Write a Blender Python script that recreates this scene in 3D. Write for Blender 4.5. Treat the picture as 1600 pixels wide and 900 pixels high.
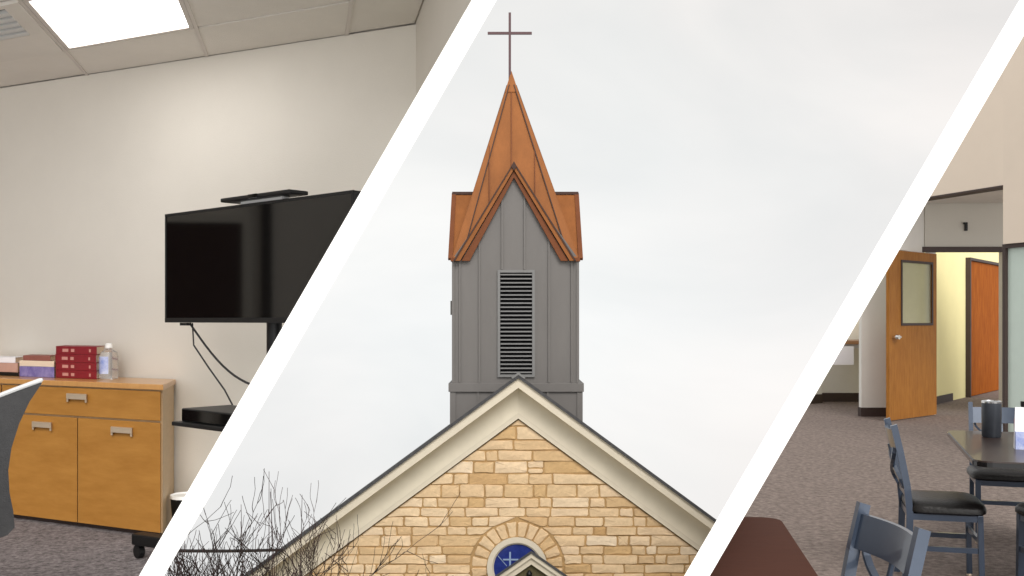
import bpy, bmesh, math, random
from mathutils import Vector, Matrix
random.seed(7)
R = math.radians
scene = bpy.context.scene
for o in list(bpy.data.objects): bpy.data.objects.remove(o)
col = scene.collection

# ------------------------------------------------------------------ camera
ZC, F, HY = 11.0, 1600.0, 500.0           # eye height, focal length in px of a 1600 px wide frame, horizon row
cam = bpy.data.cameras.new('camera'); camo = bpy.data.objects.new('camera', cam); col.objects.link(camo)
camo.location = (0, 0, ZC); camo.rotation_euler = (R(90), 0, 0)
cam.sensor_width = 36; cam.lens = 36 * F / 1600; cam.shift_y = (HY - 450) / 1600
cam.clip_start = 0.05; cam.clip_end = 3000
scene.camera = camo

# ------------------------------------------------------------------ world, sun, exposure
SUN_EL, SUN_AZ = 40, 12                    # degrees; azimuth measured from straight behind the camera towards the right
w = bpy.data.worlds.new('World'); scene.world = w; w.use_nodes = True
nt = w.node_tree; nt.nodes.clear(); L = nt.links.new
def N(t, **k):
    n = nt.nodes.new(t)
    for a, b in k.items(): setattr(n, a, b)
    return n
out = N('ShaderNodeOutputWorld'); bg = N('ShaderNodeBackground'); bgs = N('ShaderNodeBackground'); add = N('ShaderNodeAddShader')
sky = N('ShaderNodeTexSky'); sky.sky_type = 'NISHITA'; sky.sun_disc = False
sky.sun_elevation = R(SUN_EL); sky.sun_rotation = R(180 - SUN_AZ); sky.dust_density = 4
bgs.inputs[1].default_value = 0.05; hs = N('ShaderNodeHueSaturation'); hs.inputs['Saturation'].default_value = 0.12; L(sky.outputs[0], hs.inputs['Color']); L(hs.outputs[0], bgs.inputs[0])
sx = N('ShaderNodeSeparateXYZ'); sxc = N('ShaderNodeCombineXYZ'); sab = N('ShaderNodeMath', operation='ABSOLUTE'); sad = N('ShaderNodeMath', operation='ADD'); sad.inputs[1].default_value = 0.3
tc0 = N('ShaderNodeTexCoord'); L(tc0.outputs['Generated'], sx.inputs[0]); L(sx.outputs[0], sxc.inputs[0]); L(sx.outputs[1], sxc.inputs[1]); L(sx.outputs[2], sab.inputs[0]); L(sab.outputs[0], sad.inputs[0]); L(sad.outputs[0], sxc.inputs[2]); L(sxc.outputs[0], sky.inputs[0])
tc = N('ShaderNodeTexCoord'); mp = N('ShaderNodeMapping'); mp.inputs['Scale'].default_value = (1.0, 1.0, 2.2); mp.inputs['Rotation'].default_value = (0.2, 0.5, 0.3)
ns = N('ShaderNodeTexNoise'); ns.inputs['Scale'].default_value = 2.1; ns.inputs['Detail'].default_value = 7; ns.inputs['Roughness'].default_value = 0.5; ns.inputs['Distortion'].default_value = 0.5
ramp = N('ShaderNodeValToRGB'); e = ramp.color_ramp.elements
e[0].position = 0.30; e[0].color = (0.395, 0.405, 0.408, 1); e[1].position = 0.66; e[1].color = (0.522, 0.514, 0.505, 1)
L(tc.outputs['Generated'], mp.inputs[0]); L(mp.outputs[0], ns.inputs[0]); L(ns.outputs[0], ramp.inputs[0])
ns2 = N('ShaderNodeTexNoise'); ns2.inputs['Scale'].default_value = 1.5; ns2.inputs['Detail'].default_value = 4; mp2 = N('ShaderNodeMapping'); mp2.inputs['Location'].default_value = (3.1, 0.4, 1.7)
L(tc.outputs['Generated'], mp2.inputs[0]); L(mp2.outputs[0], ns2.inputs[0])
rp2 = N('ShaderNodeValToRGB'); f2 = rp2.color_ramp.elements; f2[0].position = 0.36; f2[0].color = (0.99, 1.0, 0.985, 1); f2[1].position = 0.6; f2[1].color = (1.045, 0.995, 0.96, 1)
mxs = N('ShaderNodeMix'); mxs.data_type = 'RGBA'; mxs.blend_type = 'MULTIPLY'; mxs.inputs[0].default_value = 1
L(ns2.outputs[0], rp2.inputs[0]); L(ramp.outputs[0], mxs.inputs[6]); L(rp2.outputs[0], mxs.inputs[7]); L(mxs.outputs[2], bg.inputs[0])
bg.inputs[1].default_value = 0.93
L(bg.outputs[0], add.inputs[0]); L(bgs.outputs[0], add.inputs[1]); L(add.outputs[0], out.inputs[0])
sun = bpy.data.lights.new('sun', 'SUN'); sun.energy = 1.5; sun.angle = R(25); sun.color = (1, 0.96, 0.9)
so = bpy.data.objects.new('sun', sun); col.objects.link(so); so.rotation_euler = (R(90 - SUN_EL), 0, R(SUN_AZ)); so.location = (3, -10, 30)
scene.view_settings.view_transform = 'Standard'; scene.view_settings.look = 'None'
scene.view_settings.exposure = 0.6; scene.view_settings.gamma = 1

# ------------------------------------------------------------------ materials
def srgb(r, g, b):
    return tuple((c / 255 / 12.92 if c <= 10 else ((c / 255 + 0.055) / 1.055) ** 2.4) for c in (r, g, b)) + (1,)
MATS = {}
def mat(name, c, rough=0.6, metal=0.0, var=0.0, vscale=6.0, bump=0.0, bscale=40.0, rnd=None, stretch=None, c2=None, coat=0, spec=0.5, detail=5, emit=None):
    m = bpy.data.materials.new(name); m.use_nodes = True; t = m.node_tree; P = t.nodes['Principled BSDF']
    P.inputs['Roughness'].default_value = rough; P.inputs['Metallic'].default_value = metal
    P.inputs['Specular IOR Level'].default_value = spec; P.inputs['Coat Weight'].default_value = coat
    P.inputs['Base Color'].default_value = c
    MATS[name] = m
    def nn(ty): return t.nodes.new(ty)
    tcn = nn('ShaderNodeTexCoord'); mpn = nn('ShaderNodeMapping'); t.links.new(tcn.outputs['Object'], mpn.inputs[0])
    if stretch: mpn.inputs['Scale'].default_value = stretch
    last = None
    if var > 0 or c2:
        no = nn('ShaderNodeTexNoise'); no.inputs['Scale'].default_value = vscale; no.inputs['Detail'].default_value = detail; no.inputs['Roughness'].default_value = 0.65
        t.links.new(mpn.outputs[0], no.inputs[0])
        rp = nn('ShaderNodeValToRGB'); a, b = rp.color_ramp.elements; a.position = 0.3; b.position = 0.7
        a.color = tuple(x * (1 - var) for x in c[:3]) + (1,); b.color = c2 if c2 else tuple(min(1, x * (1 + var)) for x in c[:3]) + (1,)
        if c2: a.color = c
        t.links.new(no.outputs[0], rp.inputs[0]); last = rp.outputs[0]
    if rnd:
        oi = nn('ShaderNodeObjectInfo'); rr = nn('ShaderNodeValToRGB'); rr.color_ramp.interpolation = 'LINEAR'
        el = rr.color_ramp.elements
        for i, cc in enumerate(rnd):
            q = el[i] if i < 2 else el.new(1)
            q.position = i / (len(rnd) - 1)
            q.color = cc
        for i, cc in enumerate(rnd): pass
        t.links.new(oi.outputs['Random'], rr.inputs[0])
        if last is None: last = rr.outputs[0]
        else:
            mx = nn('ShaderNodeMix'); mx.data_type = 'RGBA'; mx.blend_type = 'MULTIPLY'; mx.inputs[0].default_value = 1
            t.links.new(rr.outputs[0], mx.inputs[6]); t.links.new(last, mx.inputs[7]); last = mx.outputs[2]
    if last is not None: t.links.new(last, P.inputs['Base Color'])
    if bump > 0:
        nb = nn('ShaderNodeTexNoise'); nb.inputs['Scale'].default_value = bscale; nb.inputs['Detail'].default_value = 6
        t.links.new(mpn.outputs[0], nb.inputs[0])
        bp = nn('ShaderNodeBump'); bp.inputs['Strength'].default_value = bump; bp.inputs['Distance'].default_value = 0.02
        t.links.new(nb.outputs[0], bp.inputs['Height']); t.links.new(bp.outputs[0], P.inputs['Normal'])
    if emit:
        P.inputs['Emission Color'].default_value = emit[0]; P.inputs['Emission Strength'].default_value = emit[1]
    return m
W1 = (1, 1, 1, 1)
mat('white_paint', (0.93, 0.93, 0.92, 1), 0.6, var=0.015, vscale=3)
mat('wall_beige', srgb(219, 214, 205), 0.95, var=0.03, vscale=1.3, bump=0.08, bscale=160, spec=0.1)
mat('wall_taupe', srgb(226, 212, 196), 0.9, var=0.03, vscale=1.3, bump=0.08, bscale=160, spec=0.2)
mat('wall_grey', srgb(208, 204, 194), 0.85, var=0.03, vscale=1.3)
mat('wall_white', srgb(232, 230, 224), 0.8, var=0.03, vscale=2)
mat('wall_yellow', srgb(250, 240, 182), 0.85, var=0.03, vscale=2, spec=0.2)
mat('ceiling_tile', srgb(224, 219, 212), 0.95, var=0.04, vscale=2, bump=0.3, bscale=220)
mat('ceiling_rail', srgb(205, 198, 192), 0.6, var=0.02)
mat('dark_base', srgb(62, 48, 44), 0.6, var=0.1)
mat('carpet_grey', srgb(84, 79, 80), 1.0, c2=srgb(150, 143, 144), vscale=42, bump=0.8, bscale=120, spec=0.1, detail=3)
mat('carpet_brown', srgb(104, 93, 88), 1.0, c2=srgb(154, 141, 134), vscale=26, bump=0.8, bscale=110, spec=0.1, detail=6)
mat('maple', srgb(159, 109, 47), 0.45, c2=srgb(176, 125, 59), vscale=4, stretch=(1, 1, 5), spec=0.3, bump=0.02, bscale=30)
mat('maple_top', srgb(186, 134, 76), 0.3, c2=srgb(200, 150, 90), vscale=5, stretch=(6, 1, 1), coat=0.3)
mat('maple_side', srgb(186, 158, 122), 0.5, var=0.06, stretch=(1, 1, 6))
mat('door_dark', srgb(52, 24, 18), 0.5, var=0.15, vscale=3, stretch=(6, 6, 1))
mat('door_wood', srgb(138, 88, 36), 0.55, c2=srgb(164, 110, 48), vscale=4, stretch=(7, 7, 1), spec=0.2)
mat('door_orange', srgb(134, 68, 20), 0.7, c2=srgb(170, 96, 34), vscale=3, stretch=(6, 6, 1), spec=0.05)
mat('nickel', srgb(196, 178, 156), 0.4, 0.4, var=0.05)
mat('chrome', srgb(220, 220, 220), 0.15, 1.0, var=0.02)
mat('black_plastic', srgb(15, 15, 16), 0.45, var=0.2, spec=0.35)
mat('black_gloss', srgb(8, 7, 7), 0.05, var=0.1, spec=0.5)
mat('gunmetal', srgb(57, 68, 85), 0.3, 0.3, var=0.08, vscale=14, coat=0.35)
mat('tumbler_grey', srgb(56, 60, 67), 0.35, 0.3, var=0.08, vscale=14)
mat('black_vinyl', srgb(20, 17, 16), 0.4, var=0.15, vscale=20, bump=0.15, bscale=60, spec=0.35)
mat('table_dark', srgb(50, 37, 32), 0.34, var=0.12, vscale=10, coat=0.15)
mat('table_brown', srgb(76, 46, 36), 0.7, var=0.08, vscale=14, stretch=(1, 6, 1), spec=0.08)
mat('chair_mesh', srgb(60, 60, 61), 0.85, var=0.1, vscale=30, bump=0.25, bscale=160, spec=0.2)
mat('light_grey', srgb(205, 206, 206), 0.4, var=0.03)
mat('white_plastic', srgb(240, 240, 238), 0.4, var=0.02)
mat('paper', srgb(238, 236, 240), 0.8, var=0.02)
mat('page', srgb(228, 208, 184), 0.9, var=0.08, vscale=8, stretch=(1, 1, 60))
mat('red_cover', srgb(128, 22, 34), 0.5, var=0.12, vscale=16)
mat('gilt', srgb(200, 140, 130), 0.5, var=0.1)
mat('purple_cover', srgb(92, 80, 150), 0.5, c2=srgb(150, 140, 190), vscale=18)
mat('brown_cover', srgb(140, 84, 74), 0.6, var=0.1)
mat('rose_cover', srgb(190, 150, 136), 0.6, var=0.1)
mat('blue_print', srgb(120, 140, 205), 0.6, c2=srgb(214, 220, 240), vscale=20)
mat('tan_top', srgb(150, 110, 74), 0.5, var=0.1)
mat('red_print', srgb(150, 40, 46), 0.5, var=0.2)
mat('lamp_panel', (1, 1, 1, 1), 0.5, emit=((1.0, 0.975, 0.95, 1), 3.4))
m = mat('clear_plastic', (0.95, 0.96, 0.97, 1), 0.12, spec=0.5); m.node_tree.nodes['Principled BSDF'].inputs['Transmission Weight'].default_value = 0.85
m = mat('green_glass', srgb(206, 222, 213), 0.2, var=0.03); m.node_tree.nodes['Principled BSDF'].inputs['Transmission Weight'].default_value = 0.12
m = mat('door_glass', srgb(205, 205, 180), 0.06, var=0.03); m.node_tree.nodes['Principled BSDF'].inputs['Transmission Weight'].default_value = 0.6
mat('mortar', srgb(168, 136, 92), 0.95, var=0.22, vscale=5, bump=0.6, bscale=40)
mat('stone', (0.86, 0.86, 0.86, 1), 0.9, var=0.2, vscale=3.6, bump=1.0, bscale=8, detail=9,
    rnd=[srgb(200, 162, 112), srgb(228, 200, 162), srgb(220, 188, 146), srgb(234, 208, 174), srgb(208, 172, 122), srgb(232, 206, 170), srgb(226, 196, 156), srgb(238, 218, 190)])
mat('trim_white', srgb(202, 193, 175), 0.65, var=0.05, vscale=2.5, bump=0.05, bscale=20)
mat('soffit_cream', srgb(214, 205, 186), 0.7, var=0.06, vscale=1.5)
mat('shingle', srgb(66, 66, 68), 0.9, var=0.25, vscale=12, bump=0.6, bscale=40)
mat('steel_grey', srgb(101, 98, 96), 0.6, 0.05, var=0.06, vscale=1.2, stretch=(2, 2, 0.5))
mat('steel_slat', srgb(112, 112, 112), 0.6, 0.05, var=0.06, vscale=3)
mat('gap_shade', srgb(12, 12, 14), 0.9, var=0.1, spec=0.1)
mat('copper', srgb(135, 83, 41), 0.65, 0.05, var=0.14, vscale=1.6, stretch=(2, 2, 0.6), spec=0.25)
mat('copper_trim', srgb(108, 62, 34), 0.65, 0.05, var=0.14, vscale=2.5, spec=0.25)
mat('copper_seam', srgb(58, 34, 24), 0.7, 0.1, var=0.15)
mat('bronze', srgb(70, 44, 48), 0.5, 0.2, var=0.1)
mat('stained_blue', srgb(28, 42, 104), 0.15, c2=srgb(44, 58, 132), vscale=7)
mat('stained_pale', srgb(140, 160, 190), 0.2, var=0.1)
mat('olive_board', srgb(84, 76, 50), 0.8, var=0.15, vscale=4, stretch=(6, 1, 1))
mat('bark', srgb(44, 34, 31), 0.95, var=0.25, vscale=6, bump=0.4, bscale=30)
mat('bark_red', srgb(58, 40, 40), 0.95, var=0.25, vscale=6)
mat('bark_olive', srgb(66, 54, 38), 0.95, var=0.25, vscale=6)
mat('cable', srgb(34, 32, 34), 0.6, var=0.1)
mat('lawn', srgb(112, 116, 84), 1.0, c2=srgb(138, 134, 104), vscale=0.6, bump=0.5, bscale=5)
mat('base_render', srgb(190, 186, 178), 0.9, var=0.05, vscale=0.7)

# ------------------------------------------------------------------ mesh helpers
def P3(x, y, D):                                   # a photograph position at a chosen depth
    return Vector(((x - 800) / F * D, D, ZC + (HY - y) / F * D))
def box8(p):                                       # 8 corners: bottom ring then top ring
    return [tuple(q) for q in p], [(0, 3, 2, 1), (4, 5, 6, 7), (0, 1, 5, 4), (1, 2, 6, 5), (2, 3, 7, 6), (3, 0, 4, 7)]
def bx(x0, x1, y0, y1, z0, z1):
    return box8([(x0, y0, z0), (x1, y0, z0), (x1, y1, z0), (x0, y1, z0), (x0, y0, z1), (x1, y0, z1), (x1, y1, z1), (x0, y1, z1)])
def prism(poly, vec):
    n = len(poly); v = [tuple(p) for p in poly] + [tuple(Vector(p) + Vector(vec)) for p in poly]
    return v, [tuple(range(n - 1, -1, -1)), tuple(range(n, 2 * n))] + [(i, (i + 1) % n, n + (i + 1) % n, n + i) for i in range(n)]
def tube(pts, rad, n=6, cap=True):
    pts = [Vector(p) for p in pts]; V = []; Fa = []
    if not hasattr(rad, '__len__'): rad = [rad] * len(pts)
    prev = None
    for i, p in enumerate(pts):
        d = (pts[min(i + 1, len(pts) - 1)] - pts[max(i - 1, 0)]).normalized()
        if prev is None:
            a = d.orthogonal().normalized()
        else:
            a = (prev - d * prev.dot(d)); a = a.normalized() if a.length > 1e-6 else d.orthogonal().normalized()
        prev = a; b = d.cross(a)
        for k in range(n):
            t = 2 * math.pi * k / n; V.append(tuple(p + (a * math.cos(t) + b * math.sin(t)) * rad[i]))
        if i:
            o0 = (i - 1) * n; o1 = i * n
            Fa += [(o0 + k, o0 + (k + 1) % n, o1 + (k + 1) % n, o1 + k) for k in range(n)]
    if cap:
        Fa.append(tuple(range(n - 1, -1, -1))); o = (len(pts) - 1) * n; Fa.append(tuple(range(o, o + n)))
    return V, Fa
def bar(a, b, wx, wz, up=(0, 0, 1)):                # rectangular bar between two points
    a = Vector(a); b = Vector(b); d = (b - a).normalized(); s = d.cross(Vector(up))
    if s.length < 1e-4: s = d.cross(Vector((1, 0, 0)))
    s = s.normalized(); u = s.cross(d).normalized()
    q = [(-1, -1), (1, -1), (1, 1), (-1, 1)]
    return box8([a + s * i * wx / 2 + u * j * wz / 2 for i, j in q] + [b + s * i * wx / 2 + u * j * wz / 2 for i, j in q])
def lathe(prof, c=(0, 0, 0), n=20):
    V = []; Fa = []; c = Vector(c)
    for r, z in prof:
        for k in range(n):
            t = 2 * math.pi * k / n; V.append((c.x + r * math.cos(t), c.y + r * math.sin(t), c.z + z))
    for i in range(len(prof) - 1):
        Fa += [(i * n + k, i * n + (k + 1) % n, (i + 1) * n + (k + 1) % n, (i + 1) * n + k) for k in range(n)]
    Fa.append(tuple(range(n - 1, -1, -1))); o = (len(prof) - 1) * n; Fa.append(tuple(range(o, o + n)))
    return V, Fa
def join(*ms):
    V = []; Fa = []
    for v, f in ms:
        o = len(V); V += list(v); Fa += [tuple(i + o for i in q) for q in f]
    return V, Fa
def org(o):                                        # world origin of my unrotated objects
    return Vector(o['_o']) if '_o' in o else Vector(o.location)
def mesh(name, vf, m, parent=None, bevel=0, smooth=False, cut=None, base=None, local=False, xs_=1.0):
    V, Fa = vf
    if base is None:
        xs = [v[0] for v in V]; ys = [v[1] for v in V]; zs = [v[2] for v in V]
        base = Vector(((min(xs) + max(xs)) / 2, (min(ys) + max(ys)) / 2, min(zs)))
    base = Vector((0, 0, 0)) if local else Vector(base)
    bm = bmesh.new(); vs = [bm.verts.new(v) for v in V]
    for f in Fa:
        try: bm.faces.new([vs[i] for i in f])
        except ValueError: pass
    bmesh.ops.remove_doubles(bm, verts=bm.verts, dist=1e-5)
    bmesh.ops.recalc_face_normals(bm, faces=bm.faces)
    if bevel: bmesh.ops.bevel(bm, geom=list(bm.edges), offset=bevel, segments=2, affect='EDGES', profile=0.6, clamp_overlap=True)
    if cut:
        co, no = cut
        g = bm.verts[:] + bm.edges[:] + bm.faces[:]
        r = bmesh.ops.bisect_plane(bm, geom=g, plane_co=co, plane_no=no, clear_outer=True)
        ed = [x for x in r['geom_cut'] if isinstance(x, bmesh.types.BMEdge)]
        if ed: bmesh.ops.holes_fill(bm, edges=ed, sides=0)
    if not bm.verts: bm.free(); return None
    for v in bm.verts: v.co -= base
    if smooth:
        for f in bm.faces: f.smooth = True
        for ed in bm.edges:
            if len(ed.link_faces) == 2 and ed.calc_face_angle(0) > 0.7: ed.smooth = False
    if xs_ != 1.0:
        for v in bm.verts: v.co.x *= xs_
    me = bpy.data.meshes.new(name); bm.to_mesh(me); bm.free(); me.materials.append(MATS[m])
    o = bpy.data.objects.new(name, me); col.objects.link(o)
    if parent is not None:
        o.parent = parent
        o.location = (0, 0, 0) if local else base - ORG[parent]
    else: o.location = base
    ORG[o] = base
    return o
ORG = {}
def thing(name, label, cat, loc, group=None, rz=0):
    o = bpy.data.objects.new(name, None); o.empty_display_size = 0.2; col.objects.link(o); o.location = loc; o.rotation_euler.z = rz
    o['label'] = label; o['category'] = cat
    if group: o['group'] = group
    ORG[o] = Vector(loc); return o
def tag(o, label, cat, group=None):
    o['label'] = label; o['category'] = cat
    if group: o['group'] = group
    return o
def struct(name, vf, m, **k):
    o = mesh(name, vf, m, **k)
    if o and o.parent is None: o['kind'] = 'structure'
    return o

# ------------------------------------------------------------------ ground
# the church stands on a round hilltop that falls away behind it
def hill(n=64):
    V = []; Fa = []; cxh, cyh = 0.0, 10.0
    rr_ = [(0.01, 0), (12, 0), (24, 0), (29, -0.5), (34, -2.6), (40, -6.5), (60, -22), (120, -75), (300, -190), (700, -420), (1500, -800)]
    for r, z in rr_:
        for k in range(n):
            a = 2 * math.pi * k / n; V.append((cxh + r * math.cos(a), cyh + r * math.sin(a), z + (random.uniform(-0.03, 0.03) * r / 30 if r > 25 else 0)))
    for i in range(len(rr_) - 1): Fa += [(i * n + k, i * n + (k + 1) % n, (i + 1) * n + (k + 1) % n, (i + 1) * n + k) for k in range(n)]
    return V, Fa
struct('ground', hill(), 'lawn', smooth=True, base=(0, 0, 0))

# ------------------------------------------------------------------ slanted white partitions that end the two cut-open rooms
EYE = Vector((0, 0, ZC))
def partition(l0, l9, r0, r9, d0, d1):
    # left edge x at rows 0 and 900, right edge likewise; a slab of even thickness
    def row(a, b, y): return a + (b - a) * y / 900
    ya, yb = -110, 1010
    fr = [P3(row(l0, l9, yb), yb, d0), P3(row(r0, r9, yb), yb, d0), P3(row(r0, r9, ya), ya, d0), P3(row(l0, l9, ya), ya, d0)]
    mb = (fr[0] + fr[1]) / 2; mt = (fr[2] + fr[3]) / 2
    kb = (mb - EYE) * (d1 / d0 - 1); kt = (mt - EYE) * (d1 / d0 - 1)
    bk = [fr[0] + kb, fr[1] + kb, fr[2] + kt, fr[3] + kt]
    V = [tuple(p) for p in fr + bk]
    Fa = [(0, 1, 2, 3), (7, 6, 5, 4), (0, 4, 5, 1), (1, 5, 6, 2), (2, 6, 7, 3), (3, 7, 4, 0)]
    struct('partition_wall', (V, Fa), 'white_paint')
    n = (mb - EYE).cross(mt - EYE).normalized()
    if n.x < 0: n = -n
    return n
NL = partition(737, 217, 776, 256, 3.15, 4.5)
NR = partition(1593, 1069, 1632, 1109, 2.25, 3.4)
CL = (EYE, NL)                 # keeps what is left of the left partition
CR = (EYE, -NR)                # keeps what is right of the right partition

# ================================================================== MEETING ROOM (left)
ZL = ZC - 1.16; ZLC = ZC + 1.5
UB = Vector((-0.487, 5.195, 0)); U = Vector((0.8918, -0.4525, 0)); VV = Vector((0.196, -0.98, 0))
def lp(u, v, z): return UB + U * u + VV * v + Vector((0, 0, z))
def lbox(u0, u1, v0, v1, z0, z1):
    return box8([lp(u0, v1, z0), lp(u1, v1, z0), lp(u1, v0, z0), lp(u0, v0, z0), lp(u0, v1, z1), lp(u1, v1, z1), lp(u1, v0, z1), lp(u0, v0, z1)])
struct('floor', prism([(-8, 2.1, ZL - 0.3), (1.5, 2.1, ZL - 0.3), (1.5, 5, ZL - 0.3), (-0.6, 5.4, ZL - 0.3), (-8, 9.2, ZL - 0.3)], (0, 0, 0.3)), 'carpet_grey', cut=CL)
struct('wall_back', lbox(-6.5, 0.0, -0.14, 0, ZL, ZLC), 'wall_beige', cut=CL)
struct('wall_side', lbox(0.0, 0.16, -0.14, 1.95, ZL, ZLC + 0.25), 'wall_beige', cut=CL)
# ceiling: backing slab with separate tiles hung in rails
ce = struct('ceiling', lbox(-6.5, 0.0, -0.14, 2.7, ZLC + 0.02, ZLC + 0.25), 'ceiling_rail', cut=CL)
us = [-5.27, -4.30, -3.335, -2.37, -1.40, -0.43, 0.0]; vs_ = [0.0, 0.575, 1.50, 2.42, 2.7]
for i in range(6):
    for j in range(4):
        if i == 3 and j == 1: continue                   # the lamp
        if i == 2 and j == 1: continue                   # the air vent
        mesh('ceiling_tile', lbox(us[i] + 0.012, us[i + 1] - 0.012, vs_[j] + 0.012, vs_[j + 1] - 0.012, ZLC + 0.006 * random.random(), ZLC + 0.018), 'ceiling_tile', ce, cut=CL)
for q in us[1:6]: mesh('ceiling_rail', lbox(q - 0.012, q + 0.012, 0.0, 2.7, ZLC - 0.004, ZLC + 0.019), 'ceiling_rail', ce, cut=CL)
t = thing('ceiling_lamp', 'bright square light panel set in the white tile ceiling', 'ceiling light', lp(-1.885, 1.04, ZLC - 0.002))
a0, a1, b0, b1 = -2.355, -1.415, 0.585, 1.49
mesh('diffuser', lbox(a0 + 0.03, a1 - 0.03, b0 + 0.03, b1 - 0.03, ZLC + 0.003, ZLC + 0.014), 'lamp_panel', t)
for (p, q, r_, s) in ((a0, a1, b0, b0 + 0.03), (a0, a1, b1 - 0.03, b1), (a0, a0 + 0.03, b0 + 0.03, b1 - 0.03), (a1 - 0.03, a1, b0 + 0.03, b1 - 0.03)):
    mesh('frame', lbox(p, q, r_, s, ZLC - 0.003, ZLC + 0.016), 'ceiling_rail', t)
t = thing('air_vent', 'grey louvred air vent beside the bright ceiling light', 'vent', lp(-2.86, 1.04, ZLC - 0.01))
for (p, q, r_, s) in ((-3.32, -2.385, 0.59, 0.98), (-3.32, -2.385, 1.44, 1.49), (-3.32, -3.2, 0.98, 1.44), (-2.5, -2.385, 0.98, 1.44)):
    mesh('frame', lbox(p, q, r_, s, ZLC - 0.008, ZLC + 0.012), 'ceiling_tile', t)
mesh('duct_back', lbox(-3.2, -2.5, 0.98, 1.44, ZLC + 0.012, ZLC + 0.018), 'dark_base', t)
for k in range(5):
    vv = 1.0 + k * 0.085
    mesh('slat', lbox(-3.2, -2.5, vv, vv + 0.05, ZLC - 0.012, ZLC + 0.008), 'light_grey', t)

# side wall away to the left, with the dark door that the television mirrors
struct('wall_left', bx(-6.2, -6.05, 2.4, 8.3, ZL, ZLC + 0.25), 'wall_beige')
t = thing('door', 'dark red brown door in the side wall, mirrored in the television', 'door', (-6.04, 5.55, ZL))
mesh('leaf', bx(-6.047, -6.005, 5.12, 6.0, ZL + 0.01, ZL + 2.02), 'door_dark', t, bevel=0.004)
mesh('frame', join(bx(-6.048, -5.99, 5.04, 5.115, ZL, ZL + 2.1), bx(-6.048, -5.99, 6.005, 6.08, ZL, ZL + 2.1), bx(-6.048, -5.99, 5.115, 6.005, ZL + 2.03, ZL + 2.1)), 'wall_grey', t)
mesh('handle', tube([(-6.005, 5.2, ZL + 1.0), (-5.95, 5.2, ZL + 1.0), (-5.95, 5.31, ZL + 1.0)], 0.012, 8), 'chrome', t, smooth=True)
tag(mesh('mirrored_rail', bx(-6.048, -6.0, 4.86, 4.95, ZL + 0.2, ZL + 2.5), 'black_plastic'), 'black upright rail on the side wall, mirrored in the television', 'rail')  # out of view, added as the dark upright strip the screen mirrors

# credenza
CZ = ZL + 0.818
t = thing('credenza', 'maple wood credenza with one wide drawer above two doors against the wall', 'cabinet', lp(-2.3, 0.3, ZL))
cu0, cu1, cf = -4.2, -1.65, 0.50
mesh('carcass', lbox(cu0, cu1 - 0.0, 0.02, cf, ZL + 0.024, CZ - 0.03), 'maple_side', t)
mesh('plinth', lbox(cu0 + 0.02, cu1 - 0.03, 0.04, cf - 0.03, ZL, ZL + 0.0235), 'dark_base', t)
mesh('top', lbox(cu0 - 0.01, cu1 + 0.012, 0.015, cf + 0.035, CZ - 0.03, CZ), 'maple_top', t, bevel=0.004)
def handle(par, uc, z):
    h = mesh('handle', join(lbox(uc - 0.08, uc + 0.08, cf + 0.023, cf + 0.05, z + 0.008, z + 0.016), lbox(uc - 0.08, uc + 0.08, cf + 0.045, cf + 0.05, z - 0.014, z + 0.0075), lbox(uc - 0.08, uc - 0.066, cf + 0.023, cf + 0.0445, z - 0.03, z + 0.0075), lbox(uc + 0.066, uc + 0.08, cf + 0.023, cf + 0.0445, z - 0.03, z + 0.0075)), 'nickel', par)
for k in range(2):
    r1 = cu1 - 0.012 - k * 1.27; r0 = r1 - 1.26
    d = mesh('drawer', lbox(r0, r1, cf + 0.003, cf + 0.022, CZ - 0.195, CZ - 0.038), 'maple', t, bevel=0.003); handle(d, (r0 + r1) / 2, CZ - 0.085)
    for j in range(2):
        q1 = r1 - j * 0.631; q0 = q1 - 0.625
        d = mesh('door', lbox(q0, q1, cf + 0.003, cf + 0.022, ZL + 0.028, CZ - 0.205), 'maple', t, bevel=0.003); handle(d, (q0 + q1) / 2 + 0.03, CZ - 0.255)

# books and bottle on the credenza
def book(u0, u1, v0, v1, z0, th, cover, label, group=None, spine=True, bands=False):
    t = thing('book', label, 'book', lp((u0 + u1) / 2, (v0 + v1) / 2, z0), group)
    mesh('page_block', lbox(u0 + 0.006, u1 - 0.004, v0 + 0.006, v1 - 0.007, z0 + 0.003, z0 + th - 0.003), 'page', t)
    mesh('cover', join(lbox(u0, u1, v0, v1, z0, z0 + 0.0028), lbox(u0, u1, v0, v1, z0 + th - 0.0028, z0 + th)), cover, t)
    if spine:
        s = mesh('spine', lbox(u0, u1, v1 - 0.006, v1 + 0.003, z0 + 0.0005, z0 + th - 0.0005), cover, t, bevel=0.002)
        if bands:
            for c, wd in ((0.24, 0.05), (0.42, 0.028), (0.84, 0.014)):
                uu = u0 + (u1 - u0) * c
                mesh('title_print', lbox(uu - wd / 2, uu + wd / 2, v1 + 0.003, v1 + 0.0045, z0 + th * 0.3, z0 + th * 0.68), 'gilt', s)
    return t
order = ['bottom volume', 'second volume from the bottom', 'second volume from the top', 'top volume']
for k in range(4):
    j = random.uniform(-0.004, 0.004)
    book(-2.545 + j, -2.205 + j, 0.06, 0.30, CZ + 0.0005 + k * 0.047, 0.0465, 'red_cover', 'thick dark red book lying flat, %s of the red stack' % order[k], 'four red volumes on the credenza', bands=True)
book(-2.86, -2.556, 0.06, 0.30, CZ + 0.0005, 0.062, 'purple_cover', 'purple book lying flat beside the red volumes')
book(-2.865, -2.56, 0.07, 0.29, CZ + 0.063, 0.034, 'page', 'cream book lying on the purple book')
book(-2.84, -2.60, 0.07, 0.27, CZ + 0.0975, 0.03, 'brown_cover', 'small brown book on top of the cream book')
book(-3.2, -2.88, 0.06, 0.28, CZ + 0.0005, 0.022, 'black_plastic', 'thin black book at the foot of the pale stack')
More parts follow.
